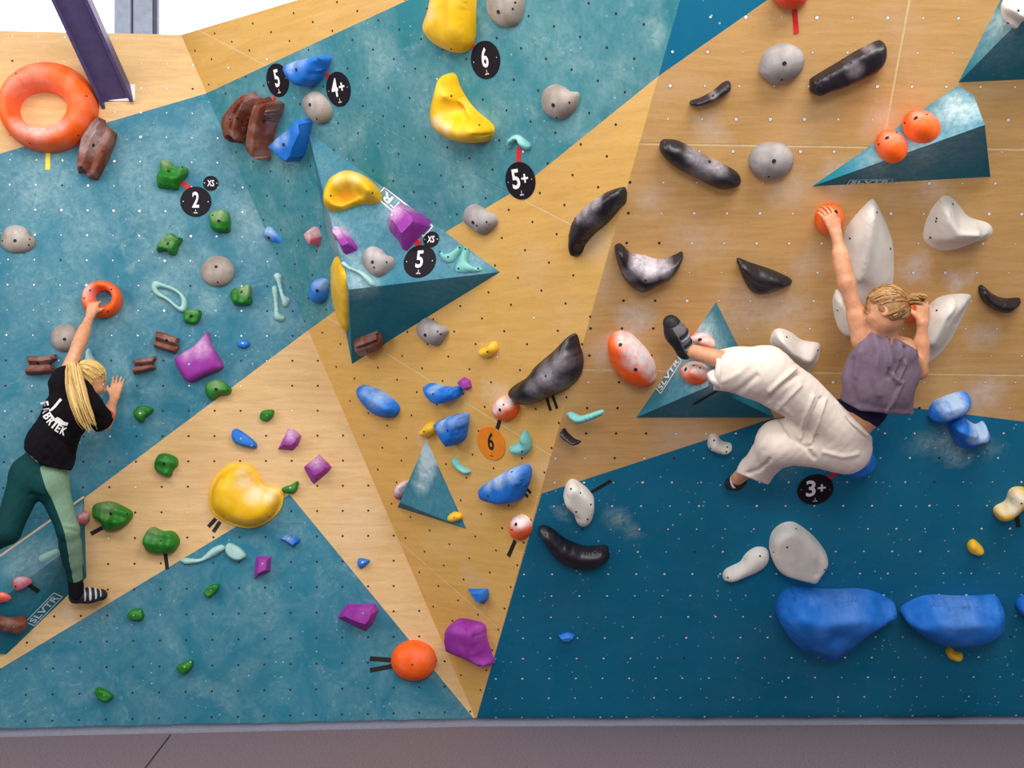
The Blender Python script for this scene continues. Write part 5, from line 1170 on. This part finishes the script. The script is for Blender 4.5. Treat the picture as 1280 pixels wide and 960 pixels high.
STRAPW = plain_mat('white_strap', lin(196, 200, 206), .6); STRAPC = plain_mat('pale_blue_lace', lin(120, 170, 190), .6); SOCK = cloth('black_sock', lin(18, 17, 22))
WHITE_EYE = plain_mat('eye_white', lin(235, 232, 228), .2); IRIS = plain_mat('blue_grey_iris', lin(70, 95, 110), .2); LIP = plain_mat('lip', lin(190, 98, 92), .5); BROW = plain_mat('brow_hair', lin(132, 98, 62), .8)
def hair_mat(name, a, bcol):
    m, nt, b = new_mat(name); at = N(nt, 'ShaderNodeAttribute', attribute_name='tone').outputs['Fac']
    L(nt, mix(nt, at, a, bcol), b.inputs['Base Color']); b.inputs['Roughness'].default_value = .45; return m
HAIR_R = hair_mat('dark_blonde_hair', lin(96, 60, 30), lin(204, 154, 92)); HAIR_L = hair_mat('light_blonde_hair', lin(170, 122, 58), lin(246, 216, 140))

def hand(Fd, wrist, d, nb, thumb, curl, spread=.12, L_=.075, tcurl=.4, size=1.0):
    """palm and five fingers: d along the hand, nb out of the back of the hand, thumb = the side (vector) of the thumb"""
    w = va(wrist); d = unit(d); nb = unit(va(nb)-d*(va(nb) @ d)); a = unit(va(thumb)-d*(va(thumb) @ d)-nb*(va(thumb) @ nb)); z = size
    kn = w+d*.085*z
    for o, ra in ((-.026, .0125), (-.008, .0135), (.010, .0135), (.027, .0125)):
        Fd.cap(w+a*o*.55*z, kn+a*o*z, .015*z, ra*z, .012)
    for i, (o, ln, r) in enumerate(((.029, .070, .0082), (.010, .078, .0085), (-.010, .073, .0082), (-.028, .058, .0074))):
        p = kn+a*o*z; ang = -spread*(i-1.3)*-1; dd = unit(d+a*(o*spread*28)); cur = 0.15
        for sg, fr_ in enumerate((.45, .30, .25)):
            cur += curl[i]*(0.75, 1.0, .8)[sg]; di = unit(dd*math.cos(cur)-nb*math.sin(cur)); q = p+di*ln*fr_*z
            Fd.cap(p, q, r*(1-.1*sg)*z, r*(.92-.1*sg)*z, .004); p = q
    p = w+d*.025*z+a*.024*z; di = unit(d*.75+a*.62-nb*tcurl)
    q = p+di*.040*z; Fd.cap(p, q, .0125*z, .0105*z, .012); di = unit(d*.92+a*.25-nb*(tcurl+.25)); r2 = q+di*.032*z; Fd.cap(q, r2, .0105*z, .0085*z, .006)

def head(Fd, c, f, u, skin=True):
    c = va(c); f = unit(f); u = unit(va(u)-f*(va(u) @ f)); s = np.cross(u, f); ax = (f, s, u)
    Fd.ell(c, ax, (.097, .076, .105), .02); Fd.ell(c+f*.022-u*.055, ax, (.072, .058, .062), .03)      # skull, jaw
    Fd.cap(c+f*.078-u*.105, c+f*.074-u*.100, .020, .018, .03)                                         # chin
    Fd.cap(c+f*.093+u*.0, c+f*.112-u*.036, .009, .0125, .012); Fd.cap(c+f*.100-u*.040+s*.009, c+f*.100-u*.040-s*.009, .009, .009, .008)
    for q in (-1, 1):
        Fd.cap(c+f*.082+s*.014*q+u*.018, c+f*.068+s*.046*q+u*.016, .010, .009, .012)                  # brow
        Fd.ell(c+f*.070+s*.036*q-u*.030, ax, (.026, .024, .022), .02)                                 # cheek
        e = c-f*.006+s*.077*q-u*.018                                                                   # ear
        Fd.ell(e, (f, s, u), (.020, .009, .032), .006); Fd.ell(e+s*.008*q+f*.004, (f, s, u), (.010, .006, .019), .002, sub=True)
        Fd.ell(c+f*.090+s*.031*q-u*.002, ax, (.016, .015, .010), .004, sub=True)
    return c, f, u, s
def face_parts(body, c, f, u, s):
    inv = va(body.location)
    def blob(name, ctr, r, mat, ax=None):
        ax = ax or (f, s, u); V, Fc = [], []; n, m = 12, 8
        for j in range(m+1):
            for i in range(n):
                th, ph = math.pi*j/m, 2*math.pi*i/n; V.append(ctr-inv+ax[0]*r[0]*math.sin(th)*math.cos(ph)+ax[1]*r[1]*math.sin(th)*math.sin(ph)+ax[2]*r[2]*math.cos(th))
        for j in range(m):
            for i in range(n): Fc.append([j*n+i, j*n+(i+1) % n, (j+1)*n+(i+1) % n, (j+1)*n+i])
        return mesh_obj(name, V, Fc, mat, body, smooth=True)
    for q in (-1, 1):
        blob('eye', c+f*.079+s*.031*q-u*.002, (.0125, .0125, .0125), WHITE_EYE); blob('iris', c+f*.0895+s*.031*q-u*.002, (.003, .0055, .0055), IRIS)
        blob('eyebrow', c+f*.090+s*.031*q+u*.022, (.006, .018, .0035), BROW)
    blob('lips', c+f*.094-u*.066, (.008, .021, .006), LIP)

def tubes(name, paths, radii, mat, parent, tones, k=5):
    V, Q, T = [], [], []
    for path, rad, tn in zip(paths, radii, tones):
        path = np.array(path); m = len(path); tg = np.gradient(path, axis=0); b0 = len(V)
        for i in range(m):
            t = unit(tg[i]); a = np.cross(t, (0.31, 0.2, 0.93)); a = unit(a); b_ = np.cross(t, a); r = rad*(1.0 if i < m*0.6 else max(.12, 1-(i-m*.6)/(m*.4)))
            for j in range(k): V.append(path[i]+(a*math.cos(2*math.pi*j/k)+b_*math.sin(2*math.pi*j/k))*r); T.append(tn)
        for i in range(m-1):
            for j in range(k): Q.append([b0+i*k+j, b0+i*k+(j+1) % k, b0+(i+1)*k+(j+1) % k, b0+(i+1)*k+j])
    V = np.array(V)-va(parent.location); o = np_mesh(name, V, np.array(Q), mat, parent); set_attr(o, 'tone', T); return o
def add_hair(body, c, f, u, s, tie, mat, tail, ntail=70, tail_r=.03, seed=1, wisps=0, hscale=1.0):
    rg = np.random.RandomState(seed); c = va(c); tie = va(tie); paths, rad, tone = [], [], []
    E = lambda d, up=1.0: c+f*d[0]*.104*up+s*d[1]*.084*up+u*d[2]*.113*up
    td = va(((tie-c) @ f/.104, (tie-c) @ s/.084, (tie-c) @ u/.113)); td = td/np.linalg.norm(td)
    # a close cap under the strands
    V, Q, n, m = [], [], 40, 22
    for j in range(m+1):
        for i in range(n):
            th, ph = math.pi*j/m, 2*math.pi*i/n
            hd = va((math.sin(th)*math.cos(ph), math.sin(th)*math.sin(ph), math.cos(th)))
            fx = hd[0]
            if fx > 0.55 and hd[2] < 0.60: sc_ = .80
            elif hd[2] < -0.66+max(0, hd[0]+.15)*1.3: sc_ = .82
            elif fx > 0.22 and hd[2] < 0.15: sc_ = .84
            else: sc_ = 1.0
            V.append(E(hd, sc_))
    for j in range(m):
        for i in range(n): Q.append([j*n+i, j*n+(i+1) % n, (j+1)*n+(i+1) % n, (j+1)*n+i])
    o = np_mesh('hair', np.array(V)-va(body.location), np.array(Q), mat, body); set_attr(o, 'tone', rg.uniform(.25, .55, len(V)))
    # strands combed from the hairline to the tie
    starts = []
    for i in range(190):
        ph = rg.uniform(-math.pi, math.pi); x, y = math.cos(ph), math.sin(ph)
        if x > 0: hd = va((x*.72, y*.85, .62*x+.10+rg.uniform(-.05, .05)))
        else: hd = va((x*.8, y*.9, -.66+.35*(1+x)+rg.uniform(-.06, .05)))
        starts.append(hd/np.linalg.norm(hd))
    for i in range(120):
        hd = va((rg.uniform(-.5, .8), rg.uniform(-1, 1), rg.uniform(.3, 1))); starts.append(hd/np.linalg.norm(hd))
    for hd in starts:
        w = math.acos(max(-1, min(1, hd @ td))); pts = []
        for t in np.linspace(0, 1, 9):
            d = (math.sin((1-t)*w)*hd+math.sin(t*w)*td)/max(math.sin(w), 1e-3) if w > .05 else td
            d = d/np.linalg.norm(d); pts.append(E(d, 1.0+.02*math.sin(t*math.pi)*rg.uniform(.5, 1.6))+rg.normal(0, .0012, 3))
        paths.append(pts); rad.append(rg.uniform(.0022, .0045)); tone.append(rg.uniform(0, 1))
    for i in range(wisps):
        hd = va((rg.uniform(.5, .8), rg.uniform(-.9, .9), rg.uniform(.2, .6))); hd /= np.linalg.norm(hd); p = E(hd, 1.0)
        paths.append([p, p+f*.012-u*.02, p+f*.016-u*.045+s*rg.normal(0, .01), p+f*.012-u*.075+s*rg.normal(0, .014)]); rad.append(.0014); tone.append(rg.uniform(.3, .9))
    tubes('hair_strands', paths, rad, mat, body, tone)
    paths, rad, tone = [], [], []
    tail = np.array(tail); m = len(tail)
    tt = np.linspace(0, 1, 14); base = np.c_[[np.interp(tt, np.linspace(0, 1, m), tail[:, k]) for k in range(3)]].T
    for i in range(ntail):
        o1 = rg.normal(0, 1, 3); o1 /= max(1, np.linalg.norm(o1)/1.25); prof = np.interp(tt, [0, .12, .45, .8, 1], [.42, .75, 1, .85, .45])[:, None]
        ln = rg.uniform(.78, 1.0); k_ = max(4, int(14*ln)); drift = rg.normal(0, .4, 3)
        paths.append((base+o1*prof*tail_r*.8+np.outer(tt**2, drift)*tail_r*.5)[:k_]); rad.append(rg.uniform(.003, .0058)); tone.append(rg.uniform(.15, 1))
    tubes('ponytail', paths, rad, mat, body, tone)
    # the tie
    d0 = unit(base[1]-base[0]); a = unit(np.cross(d0, (0, 0, 1))); b_ = np.cross(d0, a)
    ring = [base[0]+d0*.006+(a*math.cos(t)+b_*math.sin(t))*tail_r*.50 for t in np.linspace(0, 2*math.pi, 15)]
    tubes('hair_tie', [ring], [.005], SOCK, body, [0])

def cloth_mesh(name, Fd, mat, body, folds=(), ripple=.0012, smooth=3, classify=None, mats=None):
    V, Q = Fd.mesh(smooth); V = sculpt(V, Q, folds, ripple)
    fm = classify(V[Q].mean(1)) if classify else None
    return np_mesh(name, V-va(body.location), Q, mat, body.o if isinstance(body, Under) else body, mats=mats, fmat=fm), (V, Q)
def shoe(body, fr, pts, rs, flat, ff, straps, sole_n, name='climbing_shoe', h=.005, upper=None, lo=None):
    """upper, rubber sole and straps share one field, so that each fits the next"""
    P_ = [va(p) for p in pts]; m = max(rs)+.03; lo = np.min(P_, 0)-m; hi = np.max(P_, 0)+m
    Fd = Field(lo, hi, h); Fd.chain(P_, rs, .03, flat=flat, ff=ff)
    o, _ = cloth_mesh(name, Fd, upper or SHOE, body, ripple=.0)
    sn = unit(sole_n); R = Fd.copy(); R.f = R.f-.003; R.plane(np.mean(P_, 0)+sn*.012, -sn); so, _ = cloth_mesh('sole', R, RUBBER, Under(body, o), ripple=0)
    T = Fd.copy(); T.f = T.f-.0035; d = unit(P_[-1]-P_[-2]); T.plane(P_[-1]-d*.012, -d); cloth_mesh('toe_rand', T, RUBBER, Under(body, o), ripple=0)
    for (q, dirn, wd, mat) in straps:
        G_ = Fd.copy(); G_.f = G_.f-.0045; dirn = unit(dirn); q = va(q); G_.plane(q+dirn*wd/2, dirn); G_.plane(q-dirn*wd/2, -dirn); G_.plane(np.mean(P_, 0)+sn*.010, sn)
        cloth_mesh('strap', G_, mat, Under(body, o), ripple=0)
    return o
class Under:                                     # parent under the shoe while measuring from the body's origin
    def __init__(s, body, o): s.location = body.location; s.o = o

# ================================================================== right climber
def right_climber():
    j = lambda x, y, d: J(RF, x, y, d)
    Lsh, Rsh = j(1080, 425, .40), j(1131, 436, .43); neck = j(1107, 424, .43); chest = j(1102, 455, .42); waist = j(1081, 508, .40); pel = j(1053, 543, .38)
    Lel, Lwr = j(1058, 352, .29), j(1045, 292, .155); Rel, Rwr = j(1149, 464, .28), j(1153, 404, .20)
    Lhip, Rhip = j(1040, 527, .37), j(1056, 560, .37); Lkn, Lan = j(957, 464, .42), j(868, 440, .27); Rkn, Ran = j(974, 553, .42), j(922, 598, .14)
    hc = j(1109, 385, .41)
    lo = np.min([Lan, Rwr, Lel, Rhip, hc, Lwr, Ran, Rkn], 0)-.22; hi = np.max([Lan, Rwr, Lel, Rhip, hc, Lwr, Ran], 0)+.22
    B_ = Field(lo, hi, .0052); bn = unit((0, -1, -.25))
    B_.cap(Lsh, Rsh, .048, .048, .04); B_.cap(chest, va(chest)*.6+va(neck)*.4, .115, .09, .05, flat=bn, ff=1.3); B_.cap(chest, waist, .112, .098, .05, flat=bn, ff=1.25)
    B_.cap(waist, pel, .098, .112, .05, flat=bn, ff=1.15); B_.cap(Lhip, Rhip, .105, .105, .04)
    B_.chain([Lsh, Lel, Lwr], [.046, .035, .026], .04); B_.cap(Lel*.7+Lwr*.3, Lel*.45+Lwr*.55, .037, .034, .04); B_.cap(Lsh, Lsh*.6+Lel*.4, .05, .045, .03)
    B_.chain([Rsh, Rel, Rwr], [.046, .036, .026], .04); B_.cap(Rel*.7+Rwr*.3, Rel*.45+Rwr*.55, .038, .035, .04)
    B_.chain([Lhip, Lkn, Lan], [.085, .058, .037], .03); B_.cap(Lkn*.75+Lan*.25, Lkn*.5+Lan*.5, .056, .05, .03)
    B_.chain([Rhip, Rkn, Ran], [.085, .058, .037], .03)
    B_.cap(neck, hc, .054, .05, .03)
    c, f, u, s = head(B_, hc, (-.80, .52, -.22), (.10, -.05, 1))
    hd = unit(j(1036, 268, .11)-Lwr); hand(B_, Lwr, hd, (.15, -.85, .3), (1, 0, .1), [.34, .34, .36, .38], spread=.16, size=1.02)
    hd = unit(j(1154, 372, .12)-Rwr); hand(B_, Rwr, hd, (.25, -.9, .25), (-1, 0, 0), [.5, .5, .5, .5], spread=.07, size=1.02, tcurl=.5)
    V, Q = B_.mesh(2)
    org = Vector(pel)
    body = np_mesh('person', V-va(org), Q, SKIN); body.location = org; body.matrix_world = Matrix.Translation(org)
    tag(body, 'climber in cream trousers and sleeveless mauve-grey top, left foot stretched out to a pyramid', 'person')
    face_parts(body, c, f, u, s)
    tie = c-f*.108+u*.006-s*.0
    tx = lambda x, y, d: j(x, y, d)
    add_hair(body, c, f, u, s, tie, HAIR_R, [tie, tie-f*.03+u*.004, tie-f*.055-u*.004, tie-f*.07-u*.02], ntail=60, tail_r=.030, seed=3, wisps=26)
    # navy undershirt, seen between top and trousers
    Yt = waist[1]
    T = B_.copy(); T.f = T.f-.006
    T.plane(*cutplane((1040, 502), (1100, 536), Yt, (1100, 500))); T.plane(*cutplane((1056, 470), (1140, 500), Yt, (1060, 540)))
    a = unit(Lsh-Rsh)
    cloth_mesh('undershirt', T, NAVY, body)
    # sleeveless top, loose
    S_ = Field(lo, hi, .0065)
    S_.cap(j(1093, 428, .43), j(1128, 438, .44), .055, .052, .05, flat=bn, ff=1.1)
    S_.chain([j(1103, 445, .43), j(1099, 478, .43), j(1088, 520, .41)], [.138, .158, .176], .05, flat=bn, ff=1.22)
    S_.cap(j(1112, 470, .42), j(1112, 530, .40), .10, .118, .05); S_.cap(j(1082, 432, .42), j(1072, 470, .42), .052, .07, .05); S_.cap(j(1133, 442, .43), j(1134, 466, .43), .045, .06, .05)
    S_.plane(*cutplane((1038, 493), (1076, 514), Yt, (1090, 450))); S_.plane(*cutplane((1070, 513), (1136, 519), Yt, (1090, 450)))
    S_.plane(*cutplane((1090, 408), (1124, 425), Yt, (1090, 470)))
    S_.plane(*cutplane((1088, 408), (1064, 440), Yt, (1110, 450)))
    fs = [([(1092, 418), (1098, 440), (1094, 470), (1098, 492)], 5, .016), ([(1116, 428), (1118, 455), (1112, 470)], 3.5, -.02), ([(1124, 430), (1130, 455), (1122, 475)], 3, .014), ([(1132, 434), (1127, 458), (1120, 470)], 2.6, -.02),
          ([(1107, 420), (1113, 445), (1116, 470), (1124, 478)], 3, .014), ([(1064, 450), (1062, 480), (1072, 505)], 4, -.012), ([(1128, 478), (1118, 500), (1108, 514)], 2.5, .010), ([(1075, 440), (1070, 470)], 4, .010), ([(1080, 505), (1105, 512), (1130, 512)], 5, -.006)]
    o, _ = cloth_mesh('sleeveless_top', S_, SHIRT, body, fs, .0005, smooth=4)
    # wide trousers
    T = Field(lo, hi, .0065)
    T.cap(Lhip, Rhip, .128, .125, .05); T.cap(pel, j(1071, 522, .39), .125, .118, .06)
    T.chain([Lhip, Lkn, j(922, 462, .35), j(880, 464, .28)], [.130, .118, .104, .100], .05); T.cap(j(975, 490, .40), j(940, 478, .37), .085, .08, .05)
    T.chain([Rhip, Rkn, j(944, 590, .24), j(930, 612, .18)], [.122, .108, .082, .086], .05); T.cap(j(1035, 560, .36), j(1062, 564, .36), .09, .08, .05)
    T.plane(*cutplane((896, 440), (891, 494), Lan[1], (960, 470))); T.plane(*cutplane((914, 589), (960, 606), Ran[1], (970, 550)))
    T.plane(*cutplane((1042, 496), (1089, 545), Yt, (1040, 550)))
    fs = [([(1031, 500), (1022, 530), (1012, 560)], 2.2, .012), ([(1026, 498), (1014, 525), (1004, 552)], 2.2, -.014), ([(1016, 496), (1006, 520), (1000, 548)], 2.5, .012),
          ([(998, 470), (980, 482), (960, 500)], 2.6, -.018), ([(992, 462), (975, 476), (962, 488)], 3, .014), ([(1000, 482), (985, 497), (972, 512)], 3, .012), ([(945, 470), (930, 484), (915, 494)], 3.5, -.010), ([(940, 452), (925, 466), (905, 476)], 4, .008),
          ([(1010, 560), (990, 545), (975, 522)], 3, -.018), ([(960, 545), (945, 570), (935, 585)], 4, .008), ([(962, 575), (948, 588), (935, 592)], 2.6, -.012), ([(950, 560), (958, 585)], 3, .008),
          ([(1020, 545), (1010, 562), (1018, 572)], 2.5, -.012), ([(1046, 504), (1062, 526), (1084, 544)], 1.8, .008), ([(1050, 510), (1064, 530), (1080, 547)], 1.2, -.007), ([(1030, 565), (1055, 571), (1072, 567)], 3, .008), ([(975, 505), (990, 520), (1000, 545)], 3, .010), ([(900, 444), (899, 488)], 1.2, -.006)]
    cloth_mesh('trousers', T, CREAM, body, fs, .0007, smooth=3)
    # shoes
    hl, bl, te = j(857, 437, .22), j(845, 416, .21), j(839, 404, .20); d = unit(te-hl); sd = unit((-1, .5, -.4))
    shoe(body, RF, [hl, bl, te], [.050, .053, .040], unit(np.cross(d, (0, 1, 0))), 1.05,
         [(hl+d*.035, d, .020, STRAPB), (hl+d*.068, d, .012, STRAPC), (hl+d*.092, d, .020, STRAPB), (hl+d*.012, d, .010, STRAPC)], unit(np.cross(d, (0, -1, 0)))*-1)
    hl, te = j(926, 601, .13), j(913, 605, .075); d = unit(te-hl)
    shoe(body, RF, [hl, (hl+te)/2, te], [.036, .038, .030], (0, 1, 0), 1.0, [(hl+d*.03, d, .016, STRAPW), (hl+d*.06, d, .012, STRAPB)], (0, .6, -1), upper=RUBBER)
right_climber()

# ================================================================== left climber
def left_climber():
    j = lambda x, y, d: J(LF, x, y, d)
    Lsh, Rsh = j(79, 480, .42), j(110, 508, .42); neck = j(97, 488, .42); chest = j(85, 515, .41); waist = j(63, 556, .38); pel = j(50, 588, .34)
    Lel, Lwr = j(98, 432, .35), j(113, 394, .17); Rel, Rwr = j(131, 529, .27), j(143, 497, .11)
    Lhip, Rhip = j(36, 594, .34), j(63, 599, .34); Rkn, Ran = j(85, 663, .34), j(95, 731, .16); Lkn, Lan = j(9, 664, .42), j(-34, 694, .34)
    hc = j(110, 474, .36)
    pts = [Lsh, Rsh, Lel, Lwr, Rel, Rwr, Lhip, Rhip, Rkn, Ran, Lkn, Lan, hc]; lo = np.min(pts, 0)-.2; hi = np.max(pts, 0)+.2
    B_ = Field(lo, hi, .0052); bn = unit((0, -1, 0))
    B_.cap(Lsh, Rsh, .05, .05, .04); B_.cap(chest, va(chest)*.5+va(neck)*.5, .11, .09, .05, flat=bn, ff=1.3); B_.cap(chest, waist, .11, .095, .05, flat=bn, ff=1.25); B_.cap(waist, pel, .095, .105, .05, flat=bn, ff=1.1)
    B_.cap(Lhip, Rhip, .095, .095, .04)
    B_.chain([Lsh, Lel, Lwr], [.05, .037, .025], .02); B_.cap(Lel*.8+Lwr*.2, Lel*.5+Lwr*.5, .041, .036, .02)
    B_.chain([Rsh, Rel, Rwr], [.05, .038, .025], .02); B_.cap(Rel*.8+Rwr*.2, Rel*.5+Rwr*.5, .042, .036, .02)
    B_.chain([Rhip, Rkn, Ran], [.080, .047, .033], .03); B_.chain([Lhip, Lkn, Lan], [.085, .054, .036], .03)
    B_.cap(neck, hc, .052, .05, .03)
    c, f, u, s = head(B_, hc, (.78, .52, -.28), (.12, -.12, 1))
    hd = unit(j(120, 366, .08)-Lwr); hand(B_, Lwr, hd, (-.1, -.9, .35), (1, 0, 0), [.5, .52, .52, .5], spread=.06, tcurl=.5)
    hd = unit(j(149, 467, .04)-Rwr); hand(B_, Rwr, hd, (.1, -1, .1), (-1, 0, .1), [.05, .05, .05, .06], spread=.10, tcurl=.1)
    V, Q = B_.mesh(2); org = Vector(pel)
    body = np_mesh('person', V-va(org), Q, SKIN); body.location = org; body.matrix_world = Matrix.Translation(org)
    tag(body, 'climber with long blonde ponytail, black printed T-shirt and green leggings, holding a small orange ring', 'person')
    face_parts(body, c, f, u, s)
    tie = c-f*.100+u*.045
    add_hair(body, c, f, u, s, tie, HAIR_L, [tie, j(92, 461, .50), j(94, 480, .54), j(100, 505, .56), j(108, 526, .55), j(116, 540, .53)], ntail=110, tail_r=.052, seed=5, wisps=6)
    # T-shirt
    S_ = Field(lo, hi, .006)
    S_.chain([chest, waist, j(57, 584, .35)], [.135, .132, .140], .05, flat=bn, ff=1.18); S_.cap(Lsh, Rsh, .075, .075, .05); S_.cap(neck, chest, .085, .12, .05, flat=bn, ff=1.2)
    S_.cap(Lsh, Lel*.55+Lsh*.45, .074, .062, .04); S_.cap(Rsh, Rel, .078, .070, .04); S_.cap(j(76, 572, .36), j(86, 592, .34), .07, .075, .05)
    S_.plane(*cutplane((28, 560), (52, 582), waist[1], (80, 520))); S_.plane(*cutplane((44, 580), (96, 590), waist[1], (80, 520)))
    S_.plane(*cutplane((80, 457), (106, 450), Lsh[1], (85, 520))); 
    # the right sleeve ends before the elbow
    ea = unit(Rel-Rsh); S_.plane(Rel-ea*.02, ea)
    fs = [([(70, 545), (88, 560), (96, 578)], 3, -.012), ([(60, 560), (70, 580)], 3, -.010), ([(100, 520), (95, 550), (90, 580)], 3.5, .012), ([(104, 512), (118, 520), (128, 524)], 3, -.010), ([(100, 540), (112, 542), (124, 538)], 3, .010), ([(48, 545), (55, 570)], 3, .008)]
    o, (SV, SQ) = cloth_mesh('t_shirt', S_, BLACKT, body, fs, .0016)
    Cf = S_.copy(); Cf.f = Cf.f-.006; Cf.plane(Rel-ea*.02, ea); Cf.plane(Rel-ea*.045, -ea); Cf.plane(*cutplane((118, 531), (136, 525), Rel[1], (122, 505))); cloth_mesh('sleeve_cuff', Cf, CUFF, body, ripple=0)
    # print on the back of the shirt, wrapped on to the cloth
    tree = BVHTree.FromPolygons([Vector(v) for v in SV], SQ.tolist())
    def wrap(name, polys, mat, lift=.003):
        V, Fc = [], []
        for vs, fcs in polys:
            b0 = len(V)
            for (x, y) in vs:
                r = ray(x, y); h = tree.ray_cast(CAM, r.normalized())
                p = h[0]+(h[1] if h[1].dot(r) < 0 else -h[1])*lift if h[0] is not None else P(x, y, chest[1]-.12)
                V.append(p-org)
            Fc += [[b0+i for i in fc] for fc in fcs]
        return mesh_obj(name, V, Fc, mat, o)
    polys = []
    for ch, x, y, rot, w_, h_ in (('F', 56.0, 505, 78, 5.5, 10), ('A', 57.5, 512.5, 68, 6.5, 10), ('B', 60, 520, 58, 6, 10.5), ('R', 64, 526.5, 48, 6.2, 10.5), ('I', 68.3, 531, 40, 2.6, 10.5), ('E', 73, 535, 33, 5.4, 10.5), ('K', 79.5, 538.5, 26, 6.4, 10.5)):
        me = text_mesh(ch, .03, 0.0); co = np.array([v.co[:2] for v in me.vertices]); a = math.radians(rot)
        xy = [(x+p[0]*w_*math.cos(a)+p[1]*h_*math.sin(a), y+p[0]*w_*math.sin(a)-p[1]*h_*math.cos(a)) for p in co]
        polys.append((xy, [list(q.vertices) for q in me.polygons])); bpy.data.meshes.remove(me)
    def strip(pts, w_):
        vs, fc = [], []
        for i, (x, y) in enumerate(pts):
            a, b_ = pts[max(0, i-1)], pts[min(len(pts)-1, i+1)]; L_ = math.hypot(b_[0]-a[0], b_[1]-a[1]); nx, ny = -(b_[1]-a[1])/L_*w_[i], (b_[0]-a[0])/L_*w_[i]
            vs += [(x+nx, y+ny), (x-nx, y-ny)]
        for i in range(len(pts)-1): fc.append([2*i, 2*i+1, 2*i+3, 2*i+2])
        return vs, fc
    wrap('lettering', polys, M['print_white'])
    fig = [strip([(76.5, 499), (73, 503), (69, 508), (65, 512), (62, 513.5)], [1.6, 1.4, 1.5, 1.3, 1.2]),
           ([(62, 514), (66, 519), (69, 523), (72, 521), (76, 523.5), (80, 527), (85.5, 528.5), (84, 532), (76, 531), (69, 527), (64, 521)], [[0, 1, 10], [1, 2, 9, 10], [2, 3, 4, 9], [4, 5, 8, 9], [5, 6, 7, 8]])]
    wrap('climber_emblem', fig, M['print_white'])
    # leggings with a pale side panel
    T = Field(lo, hi, .0058); T.cap(Lhip, Rhip, .106, .104, .05); T.cap(pel, j(56, 572, .35), .112, .108, .05, flat=bn, ff=1.1); T.ell(j(40, 604, .36), ((1, 0, 0), (0, 1, 0), (0, 0, 1)), (.085, .10, .09), .04); T.ell(j(60, 608, .36), ((1, 0, 0), (0, 1, 0), (0, 0, 1)), (.08, .10, .09), .04)
    T.chain([Rhip, Rkn, Ran], [.094, .061, .041], .03); T.cap(Rkn*.75+Ran*.25, Rkn*.45+Ran*.55, .060, .052, .03); T.chain([Lhip, Lkn, Lan], [.104, .074, .05], .03)
    T.plane(Ran-unit(Ran-Rkn)*.03, unit(Ran-Rkn)); T.plane(*cutplane((26, 548), (64, 556), waist[1], (50, 600)))
    pan = unit((.93, -.50, .05))
    def dist_axis(C_):
        out = np.full(len(C_), -9.0)
        for a, b_ in ((Rhip, Rkn), (Rkn, Ran)):
            ab = b_-a; t = ((C_-a) @ ab)/(ab @ ab); q = C_-(a+np.outer(np.clip(t, 0, 1), ab)); q -= np.outer(q @ unit(ab), unit(ab)); rr = np.linalg.norm(q, axis=1)
            val = (q @ pan)/np.maximum(rr, 1e-6); m = (t > -.25) & (t < 1.05) & (rr < .14) & (C_[:, 0] > Lhip[0]+.08); out = np.where(m, np.maximum(out, val), out)
        return out
    cl = lambda C_: np.where(dist_axis(C_) > .50, 1, 0)
    V, Q = T.mesh(3); V = sculpt(V, Q, [([(80, 652), (98, 655)], 1.6, -.003), ([(80, 657), (99, 660)], 1.6, .005), ([(82, 662), (98, 665)], 1.6, -.003), ([(40, 618), (52, 622)], 3, -.01)], .0006)
    fm = cl(V[Q].mean(1)); Q0, Q1 = Q[fm == 0], Q[fm == 1]
    es = lambda q: {tuple(sorted((int(f[i]), int(f[(i+1) % 4])))) for f in q for i in range(4)}
    nb = {}
    for a_, b_ in es(Q0) & es(Q1): nb.setdefault(a_, []).append(b_); nb.setdefault(b_, []).append(a_)
    for _ in range(8):                                   # ease the seam between the two cloths
        nv = {k: (V[k]+V[q].mean(0))/2 for k, q in nb.items() if len(q) >= 2}
        for k, q in nv.items(): V[k] = q
    def sub(Qs):
        ids, inv = np.unique(Qs, return_inverse=True); return V[ids], inv.reshape(Qs.shape)
    v0, q0 = sub(Q0); lg = np_mesh('leggings', v0-va(org), q0, LEG, body)
    v1, q1 = sub(Q1)
    if len(q1): pn = np_mesh('side_panel', v1-va(org), q1, LEGP, lg); pn['label'] = 'pale green side panel'
    K_ = Field(lo, hi, .0058); K_.cap(Ran-unit(Ran-Rkn)*.05, j(96, 742, .14), .043, .046, .02); cloth_mesh('sock', K_, SOCK, body)
    hl, md, te = j(95, 746, .13), j(111, 744, .105), j(126, 743.5, .075); d = unit(te-hl); up = unit((0.05, -.45, .9))
    shoe(body, LF, [hl, md, te], [.044, .047, .036], (0, 0, 1), 1.12, [(hl+d*.045, d, .010, STRAPW), (hl+d*.075, d, .016, STRAPW), (hl+d*.108, d, .014, STRAPW), (hl+d*.138, d, .012, STRAPW)], (0, .35, -1), upper=RUBBER)
left_climber()
